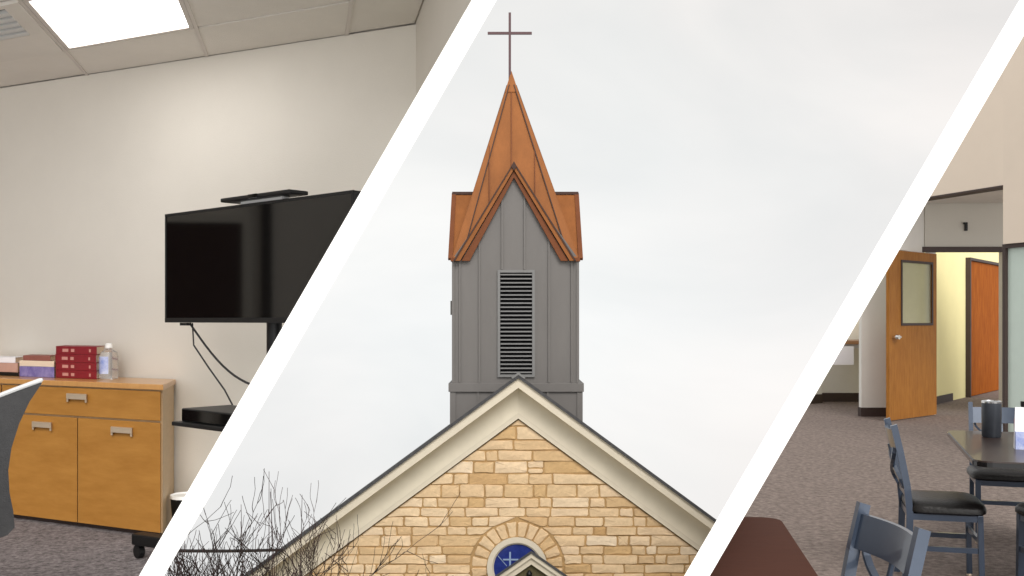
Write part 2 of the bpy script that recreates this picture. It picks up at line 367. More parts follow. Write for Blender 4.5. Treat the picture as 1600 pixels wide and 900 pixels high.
book(-3.2, -2.885, 0.06, 0.28, CZ + 0.023, 0.056, 'rose_cover', 'rose coloured book lying on the thin black book')
book(-3.18, -2.91, 0.07, 0.27, CZ + 0.0795, 0.034, 'paper', 'white book on top of the rose coloured book')
t = thing('bottle', 'clear plastic sanitizer bottle with printed label beside the red books', 'bottle', lp(-2.13, 0.2, CZ))
c = lp(-2.13, 0.2, CZ + 0.0005)
mesh('body', lathe([(0.002, 0), (0.05, 0.002), (0.052, 0.02), (0.052, 0.13), (0.045, 0.155), (0.02, 0.17), (0.018, 0.18), (0.002, 0.18)], c, 24), 'clear_plastic', t, smooth=True)
mesh('cap', lathe([(0.002, 0.18), (0.02, 0.18), (0.02, 0.2), (0.012, 0.206), (0.002, 0.206)], c, 16), 'white_plastic', t, smooth=True)
mesh('label_print', prism([c + Vector((0.0545 * math.cos(a), 0.0545 * math.sin(a), 0.03)) for a in [R(200 + 8 * i) for i in range(12)]] + [c + Vector((0.0535 * math.cos(a), 0.0535 * math.sin(a), 0.03)) for a in [R(200 + 8 * i) for i in range(11, -1, -1)]], (0, 0, 0.1)), 'blue_print', t)

# television on a wheeled stand
Ta = Vector((-1.655, 4.90, 0)); Tb = Vector((-0.612, 3.98, 0)); td = (Tb - Ta).normalized(); tn = Vector((td.y, -td.x, 0)); tl = (Tb - Ta).length
if tn.y > 0: tn = -tn
def tbox(s0, s1, n0, n1, z0, z1):                    # along screen, towards viewer, up
    q = lambda s, n, z: Ta + td * s + tn * n + Vector((0, 0, z))
    return box8([q(s0, n1, z0), q(s1, n1, z0), q(s1, n0, z0), q(s0, n0, z0), q(s0, n1, z1), q(s1, n1, z1), q(s1, n0, z1), q(s0, n0, z1)])
t = thing('television', 'large flat black television mounted on a wheeled stand', 'television', tuple(Ta + td * tl / 2 + Vector((0, 0, ZC - 0.012))))
z0, z1 = ZC - 0.012, ZC + 0.505
mesh('back_case', tbox(0, tl, -0.045, 0.0, z0, z1), 'black_plastic', t, cut=CL, bevel=0.004)
mesh('screen', tbox(0.012, tl - 0.012, 0.0, 0.004, z0 + 0.022, z1 - 0.012), 'black_gloss', t, cut=CL)
mesh('bezel', join(tbox(0, tl, 0.0, 0.007, z0, z0 + 0.022), tbox(0, tl, 0.0, 0.007, z1 - 0.012, z1), tbox(0, 0.012, 0, 0.0065, z0, z1), tbox(tl - 0.012, tl, 0, 0.0065, z0, z1)), 'black_plastic', t, cut=CL)
mesh('sensor', tbox(0.13, 0.19, -0.02, 0.005, z0 - 0.014, z0 - 0.001), 'black_plastic', t)
t = thing('video_bar', 'thin dark conference camera bar on top of the television', 'camera', tuple(Ta + td * 0.78 + Vector((0, 0, z1))))
mesh('body', tbox(0.53, 1.03, -0.055, 0.045, z1 + 0.013, z1 + 0.031), 'black_plastic', t, bevel=0.006)
mesh('bracket', tbox(0.62, 0.92, -0.04, 0.0, z1 + 0.0005, z1 + 0.013), 'light_grey', t)
mesh('lens', tbox(0.75, 0.81, 0.045, 0.05, z1 + 0.014, z1 + 0.03), 'black_gloss', t)
pc = Ta + td * 0.70 - tn * 0.12
t = thing('television_stand', 'black wheeled stand with pole and shelf carrying the television', 'stand', (pc.x, pc.y, ZL))
mesh('pole', tube([(pc.x, pc.y, ZL + 0.1), (pc.x, pc.y, ZC + 0.3)], 0.034, 14), 'black_plastic', t, smooth=True, cut=CL)
mesh('mount_plate', tbox(0.5, 0.9, -0.085, -0.046, ZC + 0.1, ZC + 0.4), 'black_plastic', t, cut=CL)
for sgn, ln in ((-1, 0.9), (1, 0.55)):
    e_ = pc + td * sgn * ln
    for off in (0.16, -0.16):
        e2 = e_ + tn * off
        lg = mesh('leg', bar((pc.x, pc.y, ZL + 0.105), (e2.x, e2.y, ZL + 0.095), 0.07, 0.055), 'black_plastic', t, bevel=0.008, cut=CL)
        e3 = e2 - td * sgn * 0.02
        if (e3 + Vector((0, 0, ZL)) - EYE).dot(NL) < -0.025:
            q = tn
            wv, wf = tube([e3 - q * 0.014 + Vector((0, 0, ZL + 0.034)), e3 + q * 0.014 + Vector((0, 0, ZL + 0.034))], 0.033, 16)
            mesh('caster', join((wv, wf), bx(e3.x - 0.012, e3.x + 0.012, e3.y - 0.02, e3.y + 0.02, ZL + 0.055, ZL + 0.08)), 'black_plastic', lg)
sh = mesh('shelf', tbox(0.46, 1.2, -0.1, 0.24, ZC - 0.455, ZC - 0.437), 'black_plastic', t, bevel=0.004, cut=CL)
mesh('shelf_bracket', tbox(0.6, 0.8, -0.11, -0.02, ZC - 0.5, ZC - 0.456), 'black_plastic', t, cut=CL)
t = thing('media_player', 'black flat media box on the stand shelf', 'media player', tuple(Ta + td * 0.6 + tn * 0.1 + Vector((0, 0, ZC - 0.4365))))
mesh('case', tbox(0.49, 0.98, -0.03, 0.21, ZC - 0.4365, ZC - 0.38), 'black_plastic', t, bevel=0.006, cut=CL)
mesh('front_panel', tbox(0.50, 0.97, 0.21, 0.214, ZC - 0.43, ZC - 0.386), 'black_gloss', t, cut=CL)
def sag(a, b, s, n=14):
    a = Vector(a); b = Vector(b); return [a.lerp(b, i / n) + Vector((0, 0, -s * math.sin(math.pi * i / n))) for i in range(n + 1)]
c0 = Ta + td * 0.16 - tn * 0.03 + Vector((0, 0, z0 - 0.004))
c1 = pc + Vector((-0.02, 0, ZC - 0.30)); c1 = Vector((c1.x, c1.y, ZC - 0.31))
tag(mesh('cable', tube(sag(c0, c1, 0.07), 0.0055, 6), 'cable', smooth=True, cut=CL), 'black cable sagging from the television towards the stand pole', 'cable')
c2 = Ta + td * 0.50 - tn * 0.06 + Vector((0, 0, ZC - 0.42))
pts = [c0 + Vector((0.012, 0, 0)), c0.lerp(c2, 0.25) + Vector((-0.035, 0, 0)), c0.lerp(c2, 0.5) + Vector((-0.02, 0, 0.0)), c0.lerp(c2, 0.75) + Vector((0.0, 0, 0)), c2]
tag(mesh('cable', tube(pts, 0.004, 6), 'cable', smooth=True), 'thin cable hanging from the television down behind the media box', 'cable')
# waste bin between credenza and stand
bc = Vector((-1.80, 5.66, ZL))
t = thing('waste_bin', 'small black waste bin with white liner beside the credenza', 'bin', bc)
mesh('bin_body', lathe([(0.07, 0), (0.085, 0.19), (0.078, 0.19), (0.066, 0.01)], bc, 20), 'black_plastic', t, smooth=True, cut=CL)
mesh('liner', lathe([(0.0825, 0.178), (0.088, 0.179), (0.0875, 0.196), (0.083, 0.198), (0.076, 0.19)], bc, 20), 'white_plastic', t, smooth=True, cut=CL)

# grey office chair at the left
t = thing('office_chair', 'grey mesh office chair with pale rim along its curved back', 'chair', (-2.2, 3.75, ZL))
prof = [(66, 598), (46, 628), (30, 662), (18, 700), (13, 735), (15, 770), (21, 800), (23, 824), (12, 836), (-4, 842)]
Dp = 3.7
ed = [P3(x, y, Dp) for x, y in prof]
exd = Vector((-0.5, -0.25, -0.27))
V = []; Fa = []
nseg = 8
for th in (0, 1):
    for i, p in enumerate(ed):
        for k in range(nseg + 1):
            f_ = k / nseg
            q = p + exd * f_ + Vector((-0.10, 0.16, 0)) * math.sin(math.pi * f_) + (Vector((-0.022, 0.014, 0.0)) if th else Vector((0, 0, 0)))
            V.append(tuple(q))
n1 = len(ed) * (nseg + 1); rw = nseg + 1
for th in (0, 1):
    for i in range(len(ed) - 1):
        for k in range(nseg):
            a = th * n1 + i * rw + k; Fa.append((a, a + 1, a + rw + 1, a + rw))
for i in range(len(ed) - 1):
    for k in (0, nseg): a = i * rw + k; Fa.append((a, a + rw, n1 + a + rw, n1 + a))
for k in range(nseg):
    for i in (0, len(ed) - 1): a = i * rw + k; Fa.append((a, a + 1, n1 + a + 1, n1 + a))
mesh('backrest', (V, Fa), 'chair_mesh', t, smooth=True)
rim = [Vector(V[k]) + Vector((-0.01, 0.007, 0.008)) for k in range(rw)]
rim = [rim[0] + Vector((0.008, 0, 0.004))] + rim
mesh('rim', tube(rim[:5], [0.005, 0.009, 0.009, 0.009, 0.009], 8), 'light_grey', t, smooth=True)
mesh('rim', tube(rim[5:], 0.009, 8), 'light_grey', t, smooth=True)
mesh('joint_clip', tube([rim[4] + Vector((0.0, 0, -0.004)), rim[5] + Vector((0, 0, -0.004))], 0.011, 8), 'black_plastic', t, smooth=True)
cx, cy = -2.42, 3.9
mesh('seat', lathe([(0.02, 0.40), (0.22, 0.40), (0.24, 0.43), (0.22, 0.47), (0.02, 0.475)], (cx, cy, ZL), 20), 'chair_mesh', t, smooth=True)
mesh('back_post', tube([(cx + 0.1, cy - 0.05, ZL + 0.39), (cx + 0.28, cy - 0.1, ZL + 0.39), (-1.97, 3.68, ZL + 0.5), (-1.955, 3.66, ZL + 0.7)], 0.022, 8), 'black_plastic', t, smooth=True)
mesh('gas_lift', tube([(cx, cy, ZL + 0.08), (cx, cy, ZL + 0.4)], 0.028, 10), 'black_plastic', t, smooth=True)
for k in range(5):
    a = R(72 * k + 20); e_ = Vector((cx + 0.3 * math.cos(a), cy + 0.3 * math.sin(a), ZL + 0.07))
    lg = mesh('leg', bar((cx, cy, ZL + 0.09), e_, 0.05, 0.03), 'black_plastic', t, bevel=0.005)
    s = Vector((-math.sin(a), math.cos(a), 0))
    mesh('caster', tube([e_ - s * 0.02 + Vector((0, 0, -0.04)), e_ + s * 0.02 + Vector((0, 0, -0.04))], 0.0295, 12), 'black_plastic', lg, smooth=True)
struct('room_base', prism([(-9, 2.6, 0), (-4.6, 2.6, 0), (-4.6, 7.6, 0), (-9, 9.6, 0)], (0, 0, ZL - 0.31)), 'base_render')

# ================================================================== DINING ROOM (right)
ZR = ZC - 1.30
struct('floor', prism([(-1, 1.9, ZR - 0.3), (12, 1.9, ZR - 0.3), (12, 21, ZR - 0.3), (2, 21, ZR - 0.3)], (0, 0, 0.3)), 'carpet_brown', cut=CR)
struct('room_base', bx(3.0, 11.5, 2.5, 20.5, 0, ZR - 0.31), 'base_render', cut=CR)
ZRC = ZC + 1.6                                    # alcove ceiling
def hd(x, y, D): return P3(x, y, D)
# header (bulkhead) wall, nearer on the right
# choose plan direction through the two measured points
Ha = Vector((4.34 - 0.32 * 2.0, 10.6 + 0.9 * 2.0, 0)); hdv = Vector((0.335, -0.942, 0)); hn = Vector((-0.942, -0.335, 0))
def hbox(s0, s1, n0, n1, z0, z1):
    q = lambda s, n, z: Vector((4.34, 10.6, 0)) + hdv * s + hn * n + Vector((0, 0, z))
    return box8([q(s0, n1, z0), q(s1, n1, z0), q(s1, n0, z0), q(s0, n0, z0), q(s0, n1, z1), q(s1, n1, z1), q(s1, n0, z1), q(s0, n0, z1)])
S1 = 0.945
struct('wall_header', hbox(-3.0, S1, -0.16, 0, ZC + 1.28, ZC + 2.95), 'wall_taupe', cut=CR)
struct('wall_header_end', hbox(S1, 2.6, -0.16, 0, ZC + 0.72, ZC + 2.95), 'wall_taupe', cut=CR)
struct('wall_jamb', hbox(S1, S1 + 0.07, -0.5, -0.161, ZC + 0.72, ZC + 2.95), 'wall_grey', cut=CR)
t = thing('glass_partition', 'pale green glass panel in a dark frame beside the corridor doorway', 'glass panel', tuple(Vector((4.34, 10.6, 0)) + hdv * 1.6 + Vector((0, 0, ZR))))
mesh('frame', hbox(S1 - 0.03, 2.6, -0.10, -0.02, ZC + 0.68, ZC + 0.719), 'dark_base', t)
mesh('frame', hbox(S1 - 0.03, S1 + 0.005, -0.10, -0.02, ZR, ZC + 0.68), 'dark_base', t)
mesh('pane', hbox(S1 + 0.005, S1 + 0.27, -0.075, -0.055, ZR, ZC + 0.68), 'green_glass', t)
mesh('pane', hbox(S1 + 0.275, 2.6, -0.075, -0.055, ZR, ZC + 0.68), 'green_glass', t)
struct('wall_glass_back', hbox(S1 + 0.12, 2.8, -1.3, -1.2, ZR, ZC + 1.2), 'wall_white')
# far wall with the doorway: plane at D = 14.05
DW = 14.05
def wb(x0, x1, y0, y1, D, th=0.14):               # upright slab facing the camera
    a = P3(x0, y1, D); b = P3(x1, y0, D); return bx(a.x, b.x, D, D + th, a.z, b.z)
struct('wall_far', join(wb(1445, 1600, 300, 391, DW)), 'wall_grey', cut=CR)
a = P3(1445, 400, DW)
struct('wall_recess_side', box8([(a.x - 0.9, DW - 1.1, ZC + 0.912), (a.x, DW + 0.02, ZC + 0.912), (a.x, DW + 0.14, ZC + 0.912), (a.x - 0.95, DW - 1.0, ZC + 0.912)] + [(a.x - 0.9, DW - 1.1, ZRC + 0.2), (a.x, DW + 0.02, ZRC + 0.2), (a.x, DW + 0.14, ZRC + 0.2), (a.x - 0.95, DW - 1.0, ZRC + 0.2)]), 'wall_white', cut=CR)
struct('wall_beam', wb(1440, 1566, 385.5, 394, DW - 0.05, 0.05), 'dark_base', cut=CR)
struct('header_trim', hbox(-3.0, S1, -0.165, 0.006, ZC + 1.262, ZC + 1.279), 'dark_base', cut=CR)
ac = struct('alcove_ceiling', bx(5.1, 8.5, 11.2, DW + 0.3, ZRC + 0.02, ZRC + 0.2), 'ceiling_rail', cut=CR)
for i in range(2, 8):
    for j in range(4):
        mesh('ceiling_tile', bx(4.0 + i * 0.61, 4.0 + i * 0.61 + 0.595, 11.6 + j * 0.61, 11.6 + j * 0.61 + 0.595, ZRC, ZRC + 0.019), 'ceiling_tile', ac, cut=CR)
hk = P3(1508, 354, DW)
tag(mesh('wall_hook', join(bx(hk.x - 0.012, hk.x + 0.016, DW - 0.045, DW - 0.001, hk.z - 0.06, hk.z + 0.055), bx(hk.x - 0.035, hk.x - 0.02, DW - 0.045, DW - 0.02, hk.z + 0.03, hk.z + 0.055)), 'black_plastic'), 'small dark bracket fixed high on the grey wall above the doorway', 'bracket')
# doorway jambs
struct('wall_stub', bx(P3(1452, 0, DW).x, P3(1462, 0, DW).x, DW, DW + 0.14, ZR, ZC + 0.95), 'wall_white', cut=CR)
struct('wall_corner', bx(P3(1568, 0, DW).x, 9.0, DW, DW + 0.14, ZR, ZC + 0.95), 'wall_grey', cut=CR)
# corridor beyond
ca = Vector((P3(1440, 0, 15.2).x, 15.2, 0)); cb = Vector((9.6, 19.8, 0)); cd = (cb - ca).normalized(); cn = Vector((cd.y, -cd.x, 0))
if cn.y > 0: cn = -cn
def cbox(s0, s1, n0, n1, z0, z1):
    q = lambda s, n, z: ca + cd * s + cn * n + Vector((0, 0, z))
    return box8([q(s0, n1, z0), q(s1, n1, z0), q(s1, n0, z0), q(s0, n0, z0), q(s0, n1, z1), q(s1, n1, z1), q(s1, n0, z1), q(s0, n0, z1)])
struct('wall_corridor', cbox(-0.6, 6, -0.12, 0, ZR, ZC + 1.35), 'wall_yellow', cut=CR)
struct('skirting', cbox(-0.5, 1.68, 0.002, 0.02, ZR, ZR + 0.12), 'dark_base', cut=CR)
def sc(xpx):                                      # parameter along corridor wall seen at column xpx
    k = (xpx - 800) / F; return (k * ca.y - ca.x) / (cd.x - k * cd.y)
s0, s1 = sc(1509), sc(1569)
t = thing('closed_door', 'closed orange brown wooden door in the yellow corridor wall', 'door', tuple(ca + cd * (s0 + s1) / 2 + Vector((0, 0, ZR))))
mesh('leaf', cbox(s0 + 0.04, s1 - 0.03, 0.003, 0.05, ZR + 0.01, ZC + 1.0), 'door_orange', t, bevel=0.004)
mesh('frame', join(cbox(s0 - 0.02, s0 + 0.035, 0.002, 0.08, ZR, ZC + 1.05), cbox(s1 - 0.025, s1 + 0.03, 0.002, 0.08, ZR, ZC + 1.05), cbox(s0 + 0.035, s1 - 0.025, 0.002, 0.08, ZC + 1.005, ZC + 1.05)), 'dark_base', t)
kp = ca + cd * (s1 - 0.2) + cn * 0.05
mesh('knob', tube([kp + Vector((0, 0, ZR + 1.08)), kp + cn * 0.05 + Vector((0, 0, ZR + 1.08)), kp + cn * 0.055 + Vector((0, 0, ZR + 1.08)), kp + cn * 0.09 + Vector((0, 0, ZR + 1.08))], [0.02, 0.02, 0.05, 0.04], 12), 'chrome', t, smooth=True)
# open door leaf with glazed window
h0 = Vector((P3(1461, 0, DW - 0.06).x, DW - 0.06, 0)); h1 = Vector((P3(1387, 0, 13.1).x, 13.1, 0)); dd = (h1 - h0).normalized(); dl = (h1 - h0).length; dn = Vector((-dd.y, dd.x, 0))
if dn.y > 0: dn = -dn
def dbox(s0, s1, n0, n1, z0, z1):
    q = lambda s, n, z: h0 + dd * s + dn * n + Vector((0, 0, z))
    return box8([q(s0, n1, z0), q(s1, n1, z0), q(s1, n0, z0), q(s0, n0, z0), q(s0, n1, z1), q(s1, n1, z1), q(s1, n0, z1), q(s0, n0, z1)])
zb, zt = ZR + 0.012, ZC + 0.90; wz0, wz1 = ZC - 0.06, ZC + 0.77; ws0, ws1 = 0.10 * dl, 0.76 * dl
t = thing('open_door', 'open brown wooden door with glazed upper window and lever knob', 'door', tuple(h0 + dd * dl / 2 + Vector((0, 0, zb))))
def ring(bf, s0, s1, i0, i1, n0, n1, z0, z1, k0, k1):
    return join(bf(s0, s1, n0, n1, z0, k0), bf(s0, s1, n0, n1, k1, z1), bf(s0, i0, n0, n1, k0, k1), bf(i1, s1, n0, n1, k0, k1))
mesh('leaf', ring(dbox, 0, dl, ws0, ws1, -0.022, 0.022, zb, zt, wz0, wz1), 'door_wood', t)
mesh('window_pane', dbox(ws0, ws1, -0.004, 0.004, wz0, wz1), 'door_glass', t)
mesh('window_bead', ring(dbox, ws0 - 0.012, ws1 + 0.012, ws0 + 0.02, ws1 - 0.02, 0.0225, 0.034, wz0 - 0.012, wz1 + 0.012, wz0 + 0.02, wz1 - 0.02), 'dark_base', t)
kp = h0 + dd * (dl - 0.09) + dn * 0.022 + Vector((0, 0, ZC - 0.22))
mesh('knob', join(tube([kp, kp + dn * 0.05, kp + dn * 0.055, kp + dn * 0.09], [0.018, 0.018, 0.038, 0.03], 12), tube([kp + dn * 0.06, kp + dn * 0.06 - dd * 0.1], [0.016, 0.012], 8)), 'chrome', t, smooth=True)
# white column with dark base
t = thing('wall_column', 'white wall column with dark skirting beside the open door', 'column', (P3(1365, 0, 13.9).x, 14.0, ZR))
q0, q1 = P3(1346, 0, 13.8).x, P3(1386, 0, 13.8).x
mesh('shaft', bx(q0, q1, 13.8, 13.9, ZR + 0.12, ZRC), 'wall_white', t, cut=CR)
mesh('skirting', bx(q0 - 0.012, q1 + 0.012, 13.785, 13.91, ZR, ZR + 0.12), 'dark_base', t, cut=CR)
# recess left of the column
struct('wall_recess_back', bx(1.0, P3(1462, 0, DW).x, 16.3, 16.45, ZR, ZRC), 'wall_white', cut=CR)
struct('wall_recess_left', box8([(2.6, 14.6, ZR), (4.86, 16.05, ZR), (4.86, 16.25, ZR), (2.6, 14.8, ZR), (2.6, 14.6, ZRC), (4.86, 16.05, ZRC), (4.86, 16.25, ZRC), (2.6, 14.8, ZRC)]), 'wall_white', cut=CR)
struct('skirting', bx(4.86, P3(1452, 0, DW).x, 16.27, 16.298, ZR, ZR + 0.14), 'dark_base', cut=CR)
struct('skirting', box8([(2.6, 14.57, ZR), (4.86, 16.02, ZR), (4.86, 16.045, ZR), (2.6, 14.595, ZR), (2.6, 14.57, ZR + 0.14), (4.86, 16.02, ZR + 0.14), (4.86, 16.045, ZR + 0.14), (2.6, 14.595, ZR + 0.14)]), 'dark_base', cut=CR)
t = thing('counter', 'wall counter with brown top behind the white column', 'counter', (5.1, 15.6, ZC - 0.4))
mesh('counter_top', bx(4.4, 5.9, 15.2, 16.25, ZC - 0.36, ZC - 0.31), 'tan_top', t, cut=CR, bevel=0.005)
mesh('counter_apron', bx(4.45, 5.9, 15.3, 15.34, ZC - 0.42, ZC - 0.361), 'light_grey', t, cut=CR)
tag(mesh('paper_sheet', box8([tuple(P3(1300, 570, 15.19)), tuple(P3(1334, 570, 15.19)), tuple(P3(1334, 570, 15.195)), tuple(P3(1300, 570, 15.195)), tuple(P3(1300, 541, 15.19)), tuple(P3(1334, 541, 15.19)), tuple(P3(1334, 541, 15.195)), tuple(P3(1300, 541, 15.195))]), 'paper', cut=CR), 'white paper sheet hanging from the counter edge', 'paper')
tag(mesh('box', bx(4.7, 5.05, 15.4, 15.7, ZC - 0.3095, ZC - 0.17), 'black_plastic', cut=CR, bevel=0.01), 'dark low box on the brown counter top', 'box')

# chairs
def chair(name, label, loc, rz, group):
    # local: faces +X, seat 0.39 high, back top 0.79
    t = thing(name, label, 'chair', loc, group, rz)
    g = 'gunmetal'
    def pm(nm, vf, m, par=t, **k): return mesh(nm, vf, m, par, local=True, xs_=0.87, **k)
    for s in (-1, 1):
        y = s * 0.175
        pts = [(-0.215, y, 0.0), (-0.19, y, 0.2), (-0.185, y, 0.36), (-0.20, y, 0.5), (-0.235, y, 0.66), (-0.27, y, 0.79)]
        bars = [bar(pts[i], pts[i + 1], 0.024, 0.036, up=(1, 0, 0)) for i in range(5)]
        pm('back_leg', join(*bars), g)
        pm('leg', join(bar((0.185, y, 0.012), (0.175, y, 0.37), 0.03, 0.03)), g, bevel=0.003)
        pm('glide', join(lathe([(0.014, 0), (0.016, 0.004), (0.014, 0.014)], (0.185, y, 0), 10)), 'nickel')
        pm('side_stretcher', bar((-0.19, y, 0.2), (0.18, y, 0.2), 0.018, 0.024), g)
        pm('seat_rail', bar((-0.18, y, 0.352), (0.19, y, 0.352), 0.022, 0.03), g)
    pm('seat_rail', bar((0.178, -0.19, 0.352), (0.178, 0.19, 0.352), 0.022, 0.03), g)
    pm('seat_rail', bar((-0.18, -0.165, 0.352), (-0.18, 0.165, 0.352), 0.022, 0.03), g)
    pm('front_stretcher', bar((0.18, -0.165, 0.24), (0.18, 0.165, 0.24), 0.018, 0.024), g)
    # curved top rail
    V = []; Fa = []; n = 8
    for i in range(n + 1):
        a = -0.164 + 0.328 * i / n; dx = -0.028 * math.cos(a / 0.164 * math.pi / 2)
        for (ox, z) in ((-0.258, 0.668), (-0.243, 0.668), (-0.268, 0.763), (-0.283, 0.763)): V.append((ox + dx + 0.012, a, z))
        if i:
            o = (i - 1) * 4; Fa += [(o, o + 1, o + 5, o + 4), (o + 1, o + 2, o + 6, o + 5), (o + 2, o + 3, o + 7, o + 6), (o + 3, o, o + 4, o + 7)]
    Fa += [(0, 1, 2, 3), (n * 4, n * 4 + 3, n * 4 + 2, n * 4 + 1)]
    pm('top_rail', (V, Fa), g, smooth=True)
    pm('lower_rail', bar((-0.195, -0.165, 0.455), (-0.195, 0.165, 0.455), 0.02, 0.03), g)
    for s in (-1, 1):                                 # two bowed slats crossing behind the back
        pts = []
        for i in range(9):
            f_ = i / 8; yy = s * (0.15 - 0.30 * f_ + 0.05 * math.sin(2 * math.pi * f_)); z = 0.462 + f_ * 0.215
            pts.append((-0.197 - 0.058 * f_ - 0.026 * math.sin(math.pi * f_) - (0.008 if s > 0 else -0.004), yy, z))
        pm('back_slat', join(*[bar(pts[i], pts[i + 1], 0.012, 0.022, up=(1, 0, 0)) for i in range(8)]), g)
    pm('back_slat', tube([(-0.2, 0, 0.462), (-0.245, 0, 0.56), (-0.278, 0, 0.68)], 0.009, 6), g, smooth=True)
    # padded seat, rounded square
    V = []; Fa = []; nn = 28
    lv = [(0.93, 0.368), (1.0, 0.378), (1.0, 0.398), (0.95, 0.415), (0.8, 0.426), (0.5, 0.432), (0.1, 0.434)]
    for sc_, z in lv:
        for k in range(nn):
            a = 2 * math.pi * k / nn; c, s = math.cos(a), math.sin(a); e2 = 0.32
            V.append((0.012 + sc_ * 0.205 * math.copysign(abs(c) ** e2, c) , sc_ * 0.212 * math.copysign(abs(s) ** e2, s), z))
    for i in range(len(lv) - 1): Fa += [(i * nn + k, i * nn + (k + 1) % nn, (i + 1) * nn + (k + 1) % nn, (i + 1) * nn + k) for k in range(nn)]
    Fa += [tuple(range(nn - 1, -1, -1)), tuple(range((len(lv) - 1) * nn, len(lv) * nn))]
    pm('seat', (V, Fa), 'black_vinyl', smooth=True)
    return t
def copy_thing(src, label, loc, rz):
    r = src.copy(); col.objects.link(r); r.location = loc; r.rotation_euler.z = rz; r['label'] = label
    for ch in list(src.children):
        c = ch.copy(); col.objects.link(c); c.parent = r
    return r
GC = 'metal dining chairs'
chA = chair('dining_chair', 'gunmetal dining chair with black seat beside the left end of the dark table', (2.125, 5.08, ZR), R(-15), GC)
copy_thing(chA, 'gunmetal dining chair pushed under the dark table, behind the tumbler', (2.93, 6.06, ZR), R(-108))
copy_thing(chA, 'gunmetal dining chair with its seat half under the dark table near its pedestal foot', (2.625, 4.78, ZR), R(90))
copy_thing(chA, 'gunmetal dining chair with crossed back slats beside the brown table', (0.757, 2.66, ZR), R(184))

# dark table
ZT = ZC - 0.62
tu = Vector((0.95, -0.31, 0)).normalized(); tv = Vector((0.31, 0.95, 0)).normalized(); to = Vector((2.04, 4.51, 0))
def rounded(o, a, b, la, lb, r, z, n=5):
    P = []
    for (ca_, cb_, st) in ((r, r, 180), (la - r, r, 270), (la - r, lb - r, 0), (r, lb - r, 90)):
        for i in range(n + 1):
            an = R(st + 90 * i / n); P.append(o + a * (ca_ + r * math.cos(an)) + b * (cb_ + r * math.sin(an)) + Vector((0, 0, z)))
    return P
tcn_ = to + tu * 0.6 + tv * 0.66
t = thing('dining_table', 'dark brown square dining table with tumbler and white holder on it', 'table', (tcn_.x, tcn_.y, ZR))
mesh('table_top', prism(rounded(to, tu, tv, 1.2, 1.33, 0.07, ZT - 0.028), (0, 0, 0.028)), 'table_dark', t)
mesh('edge_band', prism(rounded(to - tu * 0.004 - tv * 0.004, tu, tv, 1.208, 1.338, 0.074, ZT - 0.026), (0, 0, 0.019)), 'black_gloss', t)
mesh('column', tube([(tcn_.x, tcn_.y, ZR + 0.05), (tcn_.x, tcn_.y, ZT - 0.03)], 0.04, 14), 'gunmetal', t, smooth=True)
for k in range(4):
    d_ = (tu * math.cos(R(90 * k)) + tv * math.sin(R(90 * k))) * (0.34 if k in (0, 2) else 0.4)
    mesh('foot', bar((tcn_.x, tcn_.y, ZR + 0.05), (tcn_.x + d_.x, tcn_.y + d_.y, ZR + 0.025), 0.06, 0.045), 'gunmetal', t, bevel=0.006)
tp = P3(1552, 682, 5.4); tp = Vector((tp.x, 5.42, ZT))
t = thing('tumbler', 'dark grey cylindrical metal tumbler standing on the dark table', 'tumbler', tp)
mesh('body', lathe([(0.005, 0.0005), (0.044, 0.0005), (0.048, 0.006), (0.05, 0.188), (0.046, 0.19), (0.045, 0.18), (0.005, 0.178)], tp, 24), 'tumbler_grey', t, smooth=True)
mesh('rim', lathe([(0.0505, 0.182), (0.0515, 0.19), (0.047, 0.193), (0.046, 0.188)], tp, 24), 'chrome', t, smooth=True)
hp = Vector((2.445, 4.92, ZT))
t = thing('card_holder', 'white upright card holder on the dark table', 'card holder', hp)
mesh('card', box8([hp + Vector(q) for q in ((-0.03, 0.0, 0.0005), (0.13, -0.05, 0.0005), (0.15, 0.0, 0.0005), (-0.012, 0.05, 0.0005), (-0.022, 0.012, 0.2), (0.135, -0.038, 0.2), (0.14, -0.03, 0.2), (-0.018, 0.02, 0.2))]), 'paper', t)
mesh('foot_block', box8([hp + Vector(q) for q in ((-0.034, -0.02, 0.0005), (0.128, -0.07, 0.0005), (0.131, -0.053, 0.0005), (-0.031, -0.003, 0.0005), (-0.034, -0.02, 0.085), (0.128, -0.07, 0.085), (0.131, -0.053, 0.085), (-0.031, -0.003, 0.085))]), 'blue_print', t)
for (xp, Dq, hh, rr, mm, lb) in ((1600, 5.66, 0.17, 0.03, 'black_plastic', 'black sauce bottle on the dark table by the glass panel'), (1591, 5.7, 0.11, 0.022, 'red_print', 'small red and white condiment jar on the dark table')):
    bp_ = Vector(((xp - 800) / F * Dq, Dq, ZT))
    t = thing('bottle' if hh > 0.15 else 'jar', lb, 'bottle' if hh > 0.15 else 'jar', bp_)
    mesh('body', lathe([(0.004, 0.0005), (rr, 0.0005), (rr, hh * 0.62), (rr * 0.55, hh * 0.78), (rr * 0.5, hh * 0.85), (0.004, hh * 0.85)], bp_, 16), mm, t, smooth=True)
    mesh('cap', lathe([(0.004, hh * 0.85), (rr * 0.6, hh * 0.85), (rr * 0.6, hh), (0.004, hh)], bp_, 12), 'black_plastic' if hh > 0.15 else 'white_plastic', t, smooth=True)
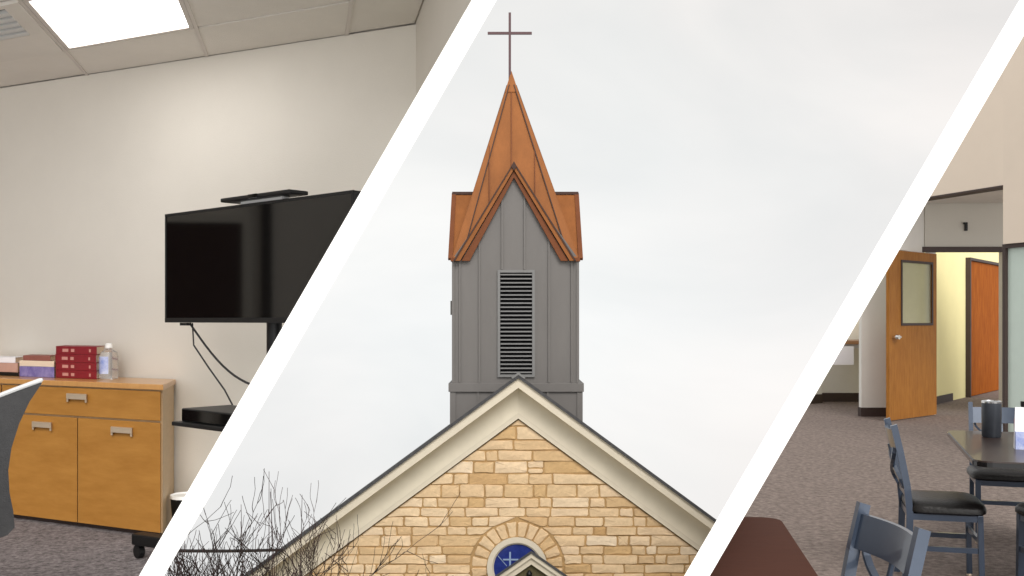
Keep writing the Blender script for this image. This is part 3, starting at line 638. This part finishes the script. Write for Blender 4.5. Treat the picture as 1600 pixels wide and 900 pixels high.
# brown table against the slanted partition
t = thing('brown_table', 'plain brown laminate table top ending at the slanted white partition', 'table', (0.55, 2.9, ZR))
mesh('table_top', prism(rounded(Vector((-0.1, 2.2, 0)), Vector((1, 0, 0)), Vector((0.134, 1, 0)).normalized(), 0.805, 1.035, 0.07, ZT - 0.03), (0, 0, 0.03)), 'table_brown', t, cut=CR, bevel=0.003)
mesh('column', tube([(0.62, 3.02, ZR + 0.03), (0.62, 3.02, ZT - 0.031)], 0.035, 12), 'black_plastic', t, smooth=True)
mesh('foot', lathe([(0.16, 0), (0.16, 0.012), (0.04, 0.035)], (0.62, 3.02, ZR), 20), 'black_plastic', t, smooth=True)
# ================================================================== CHURCH (centre)
ch = thing('church', 'tan stone church with grey louvred steeple, copper spire and cross', 'church', (0.13, 27, 0))
DG, DF = 21.0, 20.5                                 # gable wall plane, front of the rake
def G2(x, y): return P3(x, y, DG)
AX, SL = 810.0, 0.733
def rake(x, c, D): return P3(x, c + SL * abs(x - AX), D)
DROP = 0.056                                         # the ridge falls slightly towards the back
HW = 560
# mortar backing wall
apex = 655
ez = P3(AX, apex + SL * HW, DG).z
poly = [(G2(AX - HW, 0).x, DG, 0), (G2(AX + HW, 0).x, DG, 0), (G2(AX + HW, 0).x, DG, ez), (G2(AX, 0).x, DG, G2(AX, apex).z), (G2(AX - HW, 0).x, DG, ez)]
gw = mesh('gable_wall', prism(poly, (0, 0.5, 0)), 'mortar', ch)
bt = [(p[0] * 0.985 + 0.002, DG + 0.5, p[2] if p[2] == 0 else p[2] - 0.35) for p in poly]
mesh('nave_wall', prism(bt, (0, 13, 0)), 'mortar', ch)
# stones, course by course
rows = [654, 666, 687.7, 703.6, 720.3, 739.7, 757, 777.3, 793.2, 807.6, 822.7, 836.5, 853.3, 866.9, 881.3, 895.8, 911, 927, 943]
WX, WY, RO = 808.0, 886.0, 73.0
def stone(poly2, name='stone'):
    # poly2: pixel polygon on the gable plane; a rough block standing proud with softened arrises
    n = len(poly2); c = Vector((sum(p[0] for p in poly2) / n, sum(p[1] for p in poly2) / n))
    pr = random.uniform(0.012, 0.032); V = []; Fa = []
    pp = []
    for i in range(n):                                # midpoints make edges uneven
        a = Vector(poly2[i]); b = Vector(poly2[(i + 1) % n]); pp.append(a)
        if (b - a).length > 14:
            q = a.lerp(b, random.uniform(0.35, 0.65)); q += (c - q).normalized() * random.uniform(-0.5, 1.1); pp.append(q)
    n = len(pp); qq = []
    for i in range(n):                                # knock the corners off
        a, b, d = pp[i - 1], pp[i], pp[(i + 1) % n]
        l1, l2 = (a - b).length, (d - b).length; cr = random.uniform(1.0, 2.6)
        if abs((a - b).angle(d - b) - math.pi) > 0.5:
            qq += [b + (a - b) * min(cr / l1, 0.3), b + (d - b) * min(cr * random.uniform(0.6, 1.2) / l2, 0.3)]
        else: qq.append(b)
    pp = qq; n = len(pp)
    for lvl, (ins, dp) in enumerate(((0.0, 0.02), (0.15, -pr * 0.55), (1.1, -pr))):
        for p in pp:
            d = c - p; L_ = d.length; q = p + d * min(ins / max(L_, 1e-3), 0.4)
            g = G2(q.x, q.y); V.append((g.x, DG + dp + (random.uniform(-0.007, 0.007) if lvl == 2 else 0), g.z))
    for l in range(2): Fa += [(l * n + i, l * n + (i + 1) % n, (l + 1) * n + (i + 1) % n, (l + 1) * n + i) for i in range(n)]
    g = G2(c.x, c.y); V.append((g.x, DG - pr - random.uniform(-0.004, 0.008), g.z)); k = len(V) - 1
    Fa += [(2 * n + i, 2 * n + (i + 1) % n, k) for i in range(n)]
    mesh(name, (V, Fa), 'stone', gw)
def inner(y): return (y - 655) / SL                   # half width of the stonework at a row
for r_ in range(len(rows) - 1):
    ya, yb = rows[r_], rows[r_ + 1]; g = 1.25
    yt, ybm = ya + g * 0.6, yb - g * 0.6
    segs = []
    ht, hb = inner(yt) - 1.0, inner(ybm) - 1.0
    # spans of this course: (left x top, left x bottom, right x top, right x bottom)
    def chord(y):
        d = RO * RO - (y - WY) ** 2; return math.sqrt(d) if d > 0 else 0
    c1, c2 = chord(yt), chord(ybm)
    if max(c1, c2) > 3:
        m_ = 1.2
        segs = [(AX - ht, AX - hb, WX - c1 - m_, WX - c2 - m_), (WX + c1 + m_, WX + c2 + m_, AX + ht, AX + hb)]
    else: segs = [(AX - max(ht, 0.3), AX - hb, AX + max(ht, 0.3), AX + hb)]
    for (lt, lb, rt, rb) in segs:
        x0 = max(lt, lb); x1 = min(rt, rb)
        cuts = []; x = min(lt, lb) + (abs(lt - lb) * 0.5) + random.uniform(24, 48)
        while x < max(rt, rb) - 20:
            if x0 + 6 < x < x1 - 6 or r_ == 0: cuts.append(x)
            x += random.choice((20, 26, 32, 36, 40, 44, 46, 50, 58)) * random.uniform(0.9, 1.12)
        if r_ == 0: cuts = []
        if r_ == 1: cuts = [AX - 4]
        eds = [(lt, lb)] + [(c - 0, c + random.uniform(-1.2, 1.2)) for c in cuts] + [(rt, rb)]
        for i in range(len(eds) - 1):
            a, b = eds[i], eds[i + 1]
            j = lambda s=0.8: random.uniform(-s, s)
            ja = 0.95 if i else 0.2; jb = 0.95 if i < len(eds) - 2 else 0.2
            P = [(a[0] + ja, yt + j()), (b[0] - jb, yt + j()), (b[1] - jb, ybm + j()), (a[1] + ja, ybm + j())]
            if P[1][0] - P[0][0] < 1.0: P = [((P[0][0] + P[1][0]) / 2, yt), P[2], P[3]]
            # now and then a course splits into two thin stones
            if P[-1][1] - P[0][1] > 17.5 and len(P) == 4 and random.random() < 0.16 and 0 < i < len(eds) - 2:
                ym = (yt + ybm) / 2 + random.uniform(-2, 2)
                stone([P[0], P[1], (P[1][0], ym - 0.6), (P[0][0], ym - 0.6)]); stone([(P[0][0], ym + 0.6), (P[1][0], ym + 0.6), P[2], P[3]])
            else: stone(P)
# voussoirs round the window
nv = 24
for k in range(nv):
    a0 = 2 * math.pi * k / nv + 0.018; a1 = 2 * math.pi * (k + 1) / nv - 0.018
    ro = RO - 1.5 + random.uniform(-2, 0.6); ri = 47.8
    stone([(WX + ri * math.cos(a0), WY + ri * math.sin(a0)), (WX + ro * math.cos(a0), WY + ro * math.sin(a0)), (WX + ro * math.cos(a1), WY + ro * math.sin(a1)), (WX + ri * math.cos(a1), WY + ri * math.sin(a1))], 'arch_stone')
# round window
def ringmesh(r0, r1, D0, D1, n=48):
    V = []; Fa = []
    for k in range(n):
        a = 2 * math.pi * k / n; c, s = math.cos(a), math.sin(a)
        for r, D in ((r1, D1), (r1, D0), (r0 + (r1 - r0) * 0.25, D0), (r0, D0 + 0.03), (r0, D1)):
            p = P3(WX + r * c, WY + r * s, DG); V.append((p.x, D, p.z))
    for k in range(n):
        o = k * 5; q = ((k + 1) % n) * 5
        Fa += [(o + i, o + (i + 1) % 5, q + (i + 1) % 5, q + i) for i in range(5)]
    return V, Fa
wn = mesh('window_frame', ringmesh(36.5, 47, DG - 0.075, DG + 0.01), 'trim_white', ch, smooth=True)
dpts = [P3(WX + 37 * math.cos(2 * math.pi * k / 40), WY + 37 * math.sin(2 * math.pi * k / 40), DG) for k in range(40)]
mesh('pane', prism([(p.x, DG - 0.012, p.z) for p in dpts], (0, 0.01, 0)), 'stained_blue', wn)
def wbar(x0, y0, x1, y1, wd, m, dep=0.02):
    a = P3(x0, y0, DG); b = P3(x1, y1, DG); a.y = b.y = DG - 0.014 - dep / 2
    mesh('lead_motif', bar(a, b, wd, dep, up=(0, 1, 0)) if False else bar(a, b, dep, wd, up=(0, 0, 1)) if abs(a.x - b.x) > abs(a.z - b.z) else bar(a, b, wd, dep, up=(0, 1, 0)), m, wn)
wbar(WX - 11, 862, WX - 11, 921, 0.035, 'stained_pale'); wbar(WX - 22, 874, WX + 2, 874, 0.03, 'stained_pale', 0.016)
wbar(WX - 30, 868, WX - 16, 884, 0.012, 'stained_pale', 0.012); wbar(WX + 22, 862, WX + 4, 884, 0.012, 'stained_pale', 0.012)
# rake: shingle edge, fascia, canted soffit, frieze, each side
for s in (-1, 1):
    X1 = AX + s * 620
    def band(c0, c1, D0, D1, nm, m, x0=AX, par=ch):
        # band between vertical offsets c0 (upper) and c1 (lower); D0 front at the upper edge, D1 at the lower edge
        k0 = lambda c, x, D: P3(x, c + SL * abs(x - AX), DF).xz if False else None
        def q(c, x, D):
            p = P3(x, c + SL * abs(x - AX), DF); return (p.x, D, p.z)
        poly = [q(c0, x0, D0), q(c0, X1, D0), q(c1, X1, D1), q(c1, x0, D1)]
        V, Fa = prism(poly, (0, (0.08 if nm == 'frieze_board' else 0.04) if D0 == D1 else 0.25, 0))
        return mesh(nm, (V, Fa), m, par)
    band(590.5, 596, DF + 0.02, DF + 0.02, 'drip_edge', 'trim_white')
    band(596, 606, DF, DF, 'fascia', 'trim_white')
    nc = 8; cv = []
    for k in range(nc + 1):                           # coved soffit
        a = math.pi / 2 * k / nc; cv.append((606 + 42 * (1 - math.cos(a)), DF + 0.045 + 0.36 * math.sin(a)))
    V = []
    for (c, D) in cv:
        for x in (AX, X1):
            p = P3(x, c + SL * abs(x - AX), DF); V.append((p.x, D, p.z))
    for (c, D) in cv:
        for x in (AX, X1):
            p = P3(x, c + SL * abs(x - AX), DF); V.append((p.x, D + 0.06, p.z + 0.03))
    h_ = 2 * (nc + 1); Fa = []
    for k in range(nc):
        a = 2 * k; Fa += [(a, a + 1, a + 3, a + 2), (h_ + a, h_ + a + 2, h_ + a + 3, h_ + a + 1), (a, a + 2, h_ + a + 2, h_ + a), (a + 1, h_ + a + 1, h_ + a + 3, a + 3)]
    Fa += [(0, h_, h_ + 1, 1), (2 * nc, 2 * nc + 1, h_ + 2 * nc + 1, h_ + 2 * nc)]
    mesh('soffit', (V, Fa), 'soffit_cream', ch, smooth=True)
    band(648, 657, DF + 0.41, DF + 0.41, 'frieze_board', 'trim_white')
    # roof slab
    def q(c, x, D, dz=0):
        p = P3(x, c + SL * abs(x - AX), DF); return Vector((p.x, D, p.z + dz))
    X2 = AX + s * 640
    bk = 13.5
    top = [q(585, AX, DF - 0.04), q(585, X2, DF - 0.04), q(585, X2, DF + bk, -DROP * bk), q(585, AX, DF + bk, -DROP * bk)]
    V, Fa = prism(top, (0, 0, -0.072)); mesh('roof_slope', (V, Fa), 'shingle', ch)
# ridge cap tip
p = P3(AX, 582, DF); mesh('ridge_cap', prism([(p.x, DF - 0.055, p.z + 0.01), (p.x - 0.14, DF - 0.055, p.z - 0.10), (p.x - 0.115, DF - 0.055, p.z - 0.125), (p.x, DF - 0.055, p.z - 0.045), (p.x + 0.115, DF - 0.055, p.z - 0.125), (p.x + 0.14, DF - 0.055, p.z - 0.10)], (0, 0.9, -0.05)), 'steel_slat', ch)

# ---- steeple
DT = 22.5; TX = 805.5; TH = 98.5 / F * DT; tcx = (TX - 800) / F * DT; TCY = DT + TH
def T(x, y, D=DT): return P3(x, y, D)
def tz(y, D=DT): return ZC + (HY - y) / F * D
def txx(x, D=DT): return (x - 800) / F * D
# shaft (with the pointed front) and wider lower stage
pl = [T(707.5, 604), T(903.5, 604), T(903.5, 404), T(803, 266), T(707.5, 404)]
tw = mesh('tower_wall', prism(pl, (0, 2 * TH, 0)), 'steel_grey', ch)
lo = mesh('tower_base', prism([T(704, 730, DT), T(909.5, 730, DT), T(909.5, 606, DT), T(704, 606, DT)], (0, 2 * TH + 0.02, 0)), 'steel_grey', ch)
lo.location.y -= 0.012; ORG[lo] = ORG[lo] + Vector((0, -0.012, 0))
mesh('band', bx(txx(701), txx(912), DT - 0.075, DT + 2 * TH + 0.05, tz(612), tz(598.5)), 'steel_grey', ch, bevel=0.008)
for x0, x1 in ((703.2, 712), (901.5, 910.3)): mesh('corner_board', bx(txx(x0), txx(x1), DT - 0.045, DT + 0.05, tz(730), tz(612.4)), 'steel_grey', lo)
for x in (747, 856): mesh('batten', bx(txx(x) - 0.018, txx(x) + 0.018, DT - 0.05, DT + 0.01, tz(730), tz(612.4)), 'steel_grey', lo)
def gl(x):                                            # row of the pointed front's edge above column x
    return 274 + (405 - 274) / (734 - 803) * (x - 803) if x < 803 else 274 + (405 - 274) / (876 - 803) * (x - 803)
for x, yb_ in ((718.5, 598), (749, 598), (784.5, 421.5), (819.5, 421.5), (857.6, 598), (893.3, 598)):
    yt_ = max(min(gl(x), 405), 270) - 6
    mesh('batten', bx(txx(x) - 0.02, txx(x) + 0.02, DT - 0.045, DT + 0.01, tz(yb_), tz(yt_)), 'steel_grey', tw, bevel=0.005)
for x0, x1 in ((706.2, 710.5), (900.5, 904.8)): mesh('corner_board', bx(txx(x0), txx(x1), DT - 0.03, DT + 0.06, tz(598), tz(406)), 'steel_grey', tw)
mesh('conduit', tube([T(705.8, 470, DT + 0.3), T(705.8, 492, DT + 0.3)], 0.03, 8), 'steel_grey', tw)
# louvre
lv = mesh('louvre_frame', join(bx(txx(777.5), txx(781.5), DT - 0.06, DT, tz(589), tz(422)), bx(txx(831.5), txx(835.5), DT - 0.06, DT, tz(589), tz(422)), bx(txx(781.5), txx(831.5), DT - 0.06, DT, tz(426), tz(422)), bx(txx(781.5), txx(831.5), DT - 0.06, DT, tz(589), tz(585))), 'steel_slat', ch)
mesh('louvre_shade', bx(txx(781.5), txx(831.5), DT - 0.006, DT - 0.002, tz(585), tz(426)), 'gap_shade', lv)  # near-black sheet painted as the shade in the gaps between slats
ns_ = 25
for k in range(ns_):
    y = 428.6 + k * 6.35; z = tz(y)
    q = [(txx(781.8), DT - 0.052, z - 0.028), (txx(831.2), DT - 0.052, z - 0.028), (txx(831.2), DT - 0.046, z - 0.012), (txx(781.8), DT - 0.046, z - 0.012)]
    mesh('slat', box8([(txx(781.8), DT - 0.056, z - 0.024), (txx(831.2), DT - 0.056, z - 0.024), (txx(831.2), DT - 0.01, z - 0.012), (txx(781.8), DT - 0.01, z - 0.012), (txx(781.8), DT - 0.056, z + 0.004), (txx(831.2), DT - 0.056, z + 0.004), (txx(831.2), DT - 0.01, z + 0.008), (txx(781.8), DT - 0.01, z + 0.008)]), 'steel_slat', lv)
# copper roof: pyramid over crossing gables
ez_ = tz(405) ; az = ZC + (HY - 117) / F * TCY; ax_ = (799 - 800) / F * TCY
e2 = TH - 0.004
base4 = [(tcx - e2, TCY - e2, ez_ - 0.01), (tcx + e2, TCY - e2, ez_ - 0.01), (tcx + e2, TCY + e2, ez_ - 0.01), (tcx - e2, TCY + e2, ez_ - 0.01)]
sp = mesh('spire', (base4 + [(ax_, TCY, az)], [(0, 1, 2, 3), (0, 4, 1), (1, 4, 2), (2, 4, 3), (3, 4, 0)]), 'copper', ch)
A_ = Vector((ax_, TCY, az))
for i in range(4):                                    # hip flashings: a flat strip on each side of every hip
    b = Vector(base4[i]); cen = Vector((tcx, TCY, ez_))
    for j in (i - 1, (i + 1) % 4):
        nb = Vector(base4[j]); nrm = (nb - b).cross(A_ - b).normalized()
        if nrm.dot(b - cen) < 0: nrm = -nrm
        inn = (nb - b).normalized()
        p0 = b; p1 = b + inn * 0.20; p2 = A_.lerp(b, 0.06) + inn * 0.03; p3 = A_.lerp(b, 0.02)
        mesh('hip_flashing', prism([p0, p1, p2, p3], nrm * 0.025), 'copper', sp)
        mesh('seam', bar(p1 + nrm * 0.012, p2 + nrm * 0.012, 0.022, 0.05, up=nrm), 'copper_seam', sp)
def facept(X, t, off=0.0):                            # point on the front face of the spire
    return Vector((X, TCY - e2 * (1 - t) - off, ez_ + (az - ez_) * t))
for X, t0 in ((ax_, 0.9), (ax_ - 0.50, 0.60), (ax_ + 0.53, 0.58)):
    a = facept(X, 0.22, 0.012); b = facept(X, t0, 0.012); mesh('seam', bar(a, b, 0.02, 0.04, up=(0, -1, 0.3)), 'copper_trim', sp)
# tip cap
k_ = 0.115
mesh('tip_cap', ([tuple(A_.lerp(Vector(b), k_ * 0.85) + (Vector(b) - Vector((tcx, TCY, ez_))).normalized() * 0.03) for b in base4] + [tuple(A_ + Vector((0, 0, 0.10)))], [(0, 1, 2, 3), (0, 4, 1), (1, 4, 2), (2, 4, 3), (3, 4, 0)]), 'copper', sp)
# side gables (ridge across), gable ends closed in grey
sz = ZC + (HY - 302) / F * TCY
sg = mesh('side_gable', prism([(tcx - TH - 0.06, TCY - e2 + 0.0, ez_ + 0.005), (tcx - TH - 0.06, TCY, sz), (tcx - TH - 0.06, TCY + e2, ez_ + 0.005)], (2 * TH + 0.12, 0, 0)), 'copper', ch)
mesh('ridge_cap', bx(tcx - TH - 0.085, tcx + TH + 0.085, TCY - 0.06, TCY + 0.06, sz - 0.035, sz + 0.03), 'copper_seam', sg)
mesh('eave_trim', bx(tcx - TH - 0.085, tcx + TH + 0.085, TCY - e2 - 0.03, TCY - e2 + 0.06, ez_ - 0.05, ez_ + 0.0), 'copper_trim', sg) if False else None
for s in (-1, 1):
    xx = tcx + s * (TH + 0.045)
    mesh('gable_trim', bar((xx, TCY - e2 - 0.02, ez_ + 0.0), (xx, TCY - 0.0, sz - 0.02), 0.10, 0.07, up=(0, 0, 1)), 'copper_trim', sg)
    mesh('corner_foot', bx(min(txx(704.3), txx(712)) if s < 0 else txx(897.5), txx(712) if s < 0 else txx(906.3), DT - 0.07, DT + 0.2, tz(408.5), tz(403)), 'copper_trim', sg)
# front gable: two stepped rakes
def grake(xo_l, xo_r, yo, xi_l, xi_r, yi, D0, D1, m, nm):
    for s in (0, 1):
        xo, xi = (xo_l, xi_l) if s == 0 else (xo_r, xi_r)
        o = P3; mesh(nm, prism([(txx(803), D0, tz(yo)), (txx(xo), D0, tz(408)), (txx(xi), D0, tz(408)), (txx(803), D0, tz(yi))], (0, D1 - D0, 0)), m, ch)
grake(711.5, 897, 258, 719.5, 889.5, 266.5, DT - 0.17, DT + 1.3, 'copper', 'gable_slope')
grake(719.5, 889.5, 267, 727, 882.5, 270.5, DT - 0.13, DT + 0.4, 'copper_seam', 'gable_shadow_joint') if False else None
grake(721.5, 887.5, 268.5, 734, 876, 278, DT - 0.11, DT + 0.02, 'copper_trim', 'gable_trim')
grake(709, 899.5, 254.5, 712, 896.5, 258.2, DT - 0.19, DT + 1.3, 'copper_seam', 'gable_cap')
mesh('gable_finial', prism([(txx(803), DT - 0.21, tz(254)), (txx(798.5), DT - 0.21, tz(262)), (txx(803), DT - 0.21, tz(268)), (txx(807.5), DT - 0.21, tz(262))], (0, 0.03, 0)), 'copper_seam', ch)
# cross
cr = mesh('cross', join(bx(ax_ - 0.065, ax_ - 0.008, TCY - 0.03, TCY + 0.03, az - 0.1, ZC + (HY - 20) / F * TCY)), 'bronze', ch)
zc_ = ZC + (HY - 52) / F * TCY
mesh('cross_arm', bx((762 - 800) / F * TCY, (831 - 800) / F * TCY, TCY - 0.024, TCY + 0.024, zc_ - 0.029, zc_ + 0.029), 'bronze', cr)

# ---- small gabled entrance hood in front of the window
DH = 20.3; HX = 830.0; HS = 0.69; hw = 95
def H(x, y, D=DH): return P3(x, y, DH) + Vector((0, D - DH, 0))
hp_ = mesh('porch_wall', prism([H(HX - hw + 8, 1010), H(HX + hw - 8, 1010), H(HX + hw - 8, 872 + HS * (hw - 8)), H(HX, 872), H(HX - hw + 8, 872 + HS * (hw - 8))], (0, 0.62, -0.1)), 'olive_board', ch)
for s in (-1, 1):
    def hb_(c0, c1, D0, D1, nm, m, drop=0.0, ex=0):
        x1 = HX + s * (hw + ex)
        poly = [H(HX, c0, D0), H(x1, c0 + HS * (hw + ex), D0), H(x1, c1 + HS * (hw + ex), D0), H(HX, c1, D0)]
        V, Fa = prism(poly, (0, D1 - D0, -drop)); mesh(nm, (V, Fa), m, hp_)
    hb_(857, 861.5, DH - 0.19, DG + 0.0 - 0.06, 'porch_roof', 'shingle', 0.22, 3)
    hb_(861.8, 869, DH - 0.16, DH - 0.08, 'porch_fascia', 'trim_white', 0.0, 2)
    hb_(869, 880, DH - 0.10, DH - 0.002, 'porch_frieze', 'trim_white')
    x = HX + s * (hw - 16); p = H(x, 1010); mesh('porch_post', bx(p.x - 0.09, p.x + 0.09, DH + 0.05, DH + 0.23, 0, p.z + 0.05), 'trim_white', hp_)
p = H(827, 897, DH - 0.05); mesh('porch_ornament', lathe([(0.01, -0.05), (0.05, -0.03), (0.06, 0.02), (0.03, 0.07), (0.01, 0.09)], p, 12), 'black_plastic', hp_, smooth=True)

# ================================================================== bare trees and the overhead wire
def bare_tree(name, label, xpx, D, ytop, spread, m, seed, n1=7, height=None, lean=0.0, dens=1.0, tall=()):
    rnd = random.Random(seed)
    bx_ = (xpx - 800) / F * D; ztop = ZC + (HY - ytop) / F * D
    t = thing(name, label, 'tree', (bx_, D, 0), 'bare trees in front of the church')
    zf = ztop - 4.6                                   # fork height
    trunk = [Vector((bx_, D, 0)), Vector((bx_ + 0.05, D, zf * 0.4)), Vector((bx_ - 0.04, D + 0.05, zf * 0.75)), Vector((bx_, D, zf))]
    mesh('trunk', tube(trunk, [0.15, 0.12, 0.1, 0.085], 9), m, t, smooth=True)
    limbs = []; twigs = []
    def grow(p, d, length, r, depth, store):
        n = 6; pts = [p]; rr = [r]; kids = []
        for i in range(n):
            d = (d + Vector((rnd.gauss(0, 0.12), rnd.gauss(0, 0.12), rnd.gauss(0.05, 0.08)))).normalized()
            p = p + d * length / n; pts.append(p); rr.append(max(r * (1 - 0.8 * (i + 1) / n), 0.004))
            if i >= 1 and depth > 0 and rnd.random() < 0.85 * dens: kids.append((p.copy(), d.copy(), rr[-1]))
        store.append(tube(pts, rr, 6 if r > 0.02 else 4, cap=False))
        for kp, kd, kr in kids:
            side = Vector((rnd.gauss(0, 1), rnd.gauss(0, 1), rnd.gauss(0.25, 0.5))).normalized()
            nd = (kd * 0.75 + side * 0.62).normalized()
            grow(kp, nd, length * rnd.uniform(0.38, 0.62), max(kr * 0.78, 0.006), depth - 1, twigs)
    for k in range(n1):
        a = 2 * math.pi * k / n1 + rnd.uniform(-0.3, 0.3); s = rnd.uniform(0.25, 1.0) * spread
        d = Vector((math.cos(a) * s + lean, math.sin(a) * s, rnd.uniform(0.9, 1.3))).normalized()
        ln = 3.3 * rnd.uniform(0.75, 1.05)
        st = []; grow(trunk[-1] + Vector((0, 0, rnd.uniform(-0.6, 0))), d, ln, 0.075 * rnd.uniform(0.7, 1.15), 3, st)
        for q in st: mesh('limb', q, m, t, smooth=True)
    for (xa, xb, yt) in tall:                         # long straight shoots
        p0 = Vector(((xa - 800) / F * D, D, zf + 0.3)); p1 = Vector(((xb - 800) / F * D, D + 0.1, ZC + (HY - yt) / F * D))
        mid = p0.lerp(p1, 0.5) + Vector((0.04, 0, 0))
        mesh('shoot', tube([trunk[-1], p0, mid, p1], [0.03, 0.018, 0.011, 0.004], 5), m, t, smooth=True)
    tw_ = mesh('twigs', join(*twigs), m, t); tw_['kind'] = 'stuff'
    return t
bare_tree('bare_tree', 'dark bare tree close to the slanted white partition', 286, 14.0, 812, 0.44, 'bark', 3, 12)
bare_tree('bare_tree', 'bare tree with stout forked limbs under the overhead wire', 338, 14.8, 822, 0.40, 'bark_red', 11, 12)
bare_tree('bare_tree', 'low dark bare tree crowding the foot of the slanted partition', 274, 13.2, 838, 0.42, 'bark', 58, 13)
bare_tree('bare_tree', 'low tangled bare tree in front of the lower roof edge', 420, 15.0, 850, 0.5, 'bark', 77, 12)
bare_tree('bare_tree', 'slender bare tree with long upright shoots left of the church gable', 405, 15.6, 850, 0.38, 'bark_red', 21, 6, tall=((412, 418, 738), (425, 421, 765), (441, 420, 770), (380, 374, 790), (452, 470, 775)))
bare_tree('bare_tree', 'olive brown bare tree in front of the cream roof trim', 496, 16.6, 850, 0.40, 'bark_olive', 33, 9)
w0 = P3(200, 858, 17.5); w1 = P3(447, 860, 17.5); w1.y = 20.4; w1 = P3(441, 859, 20.4)
tag(mesh('overhead_wire', tube(sag(w0, w1, 0.03, 10), 0.03, 6), 'cable', smooth=True), 'black overhead wire running to the church roof edge', 'wire')
for o in bpy.data.objects:
    if '_o' in o: del o['_o']
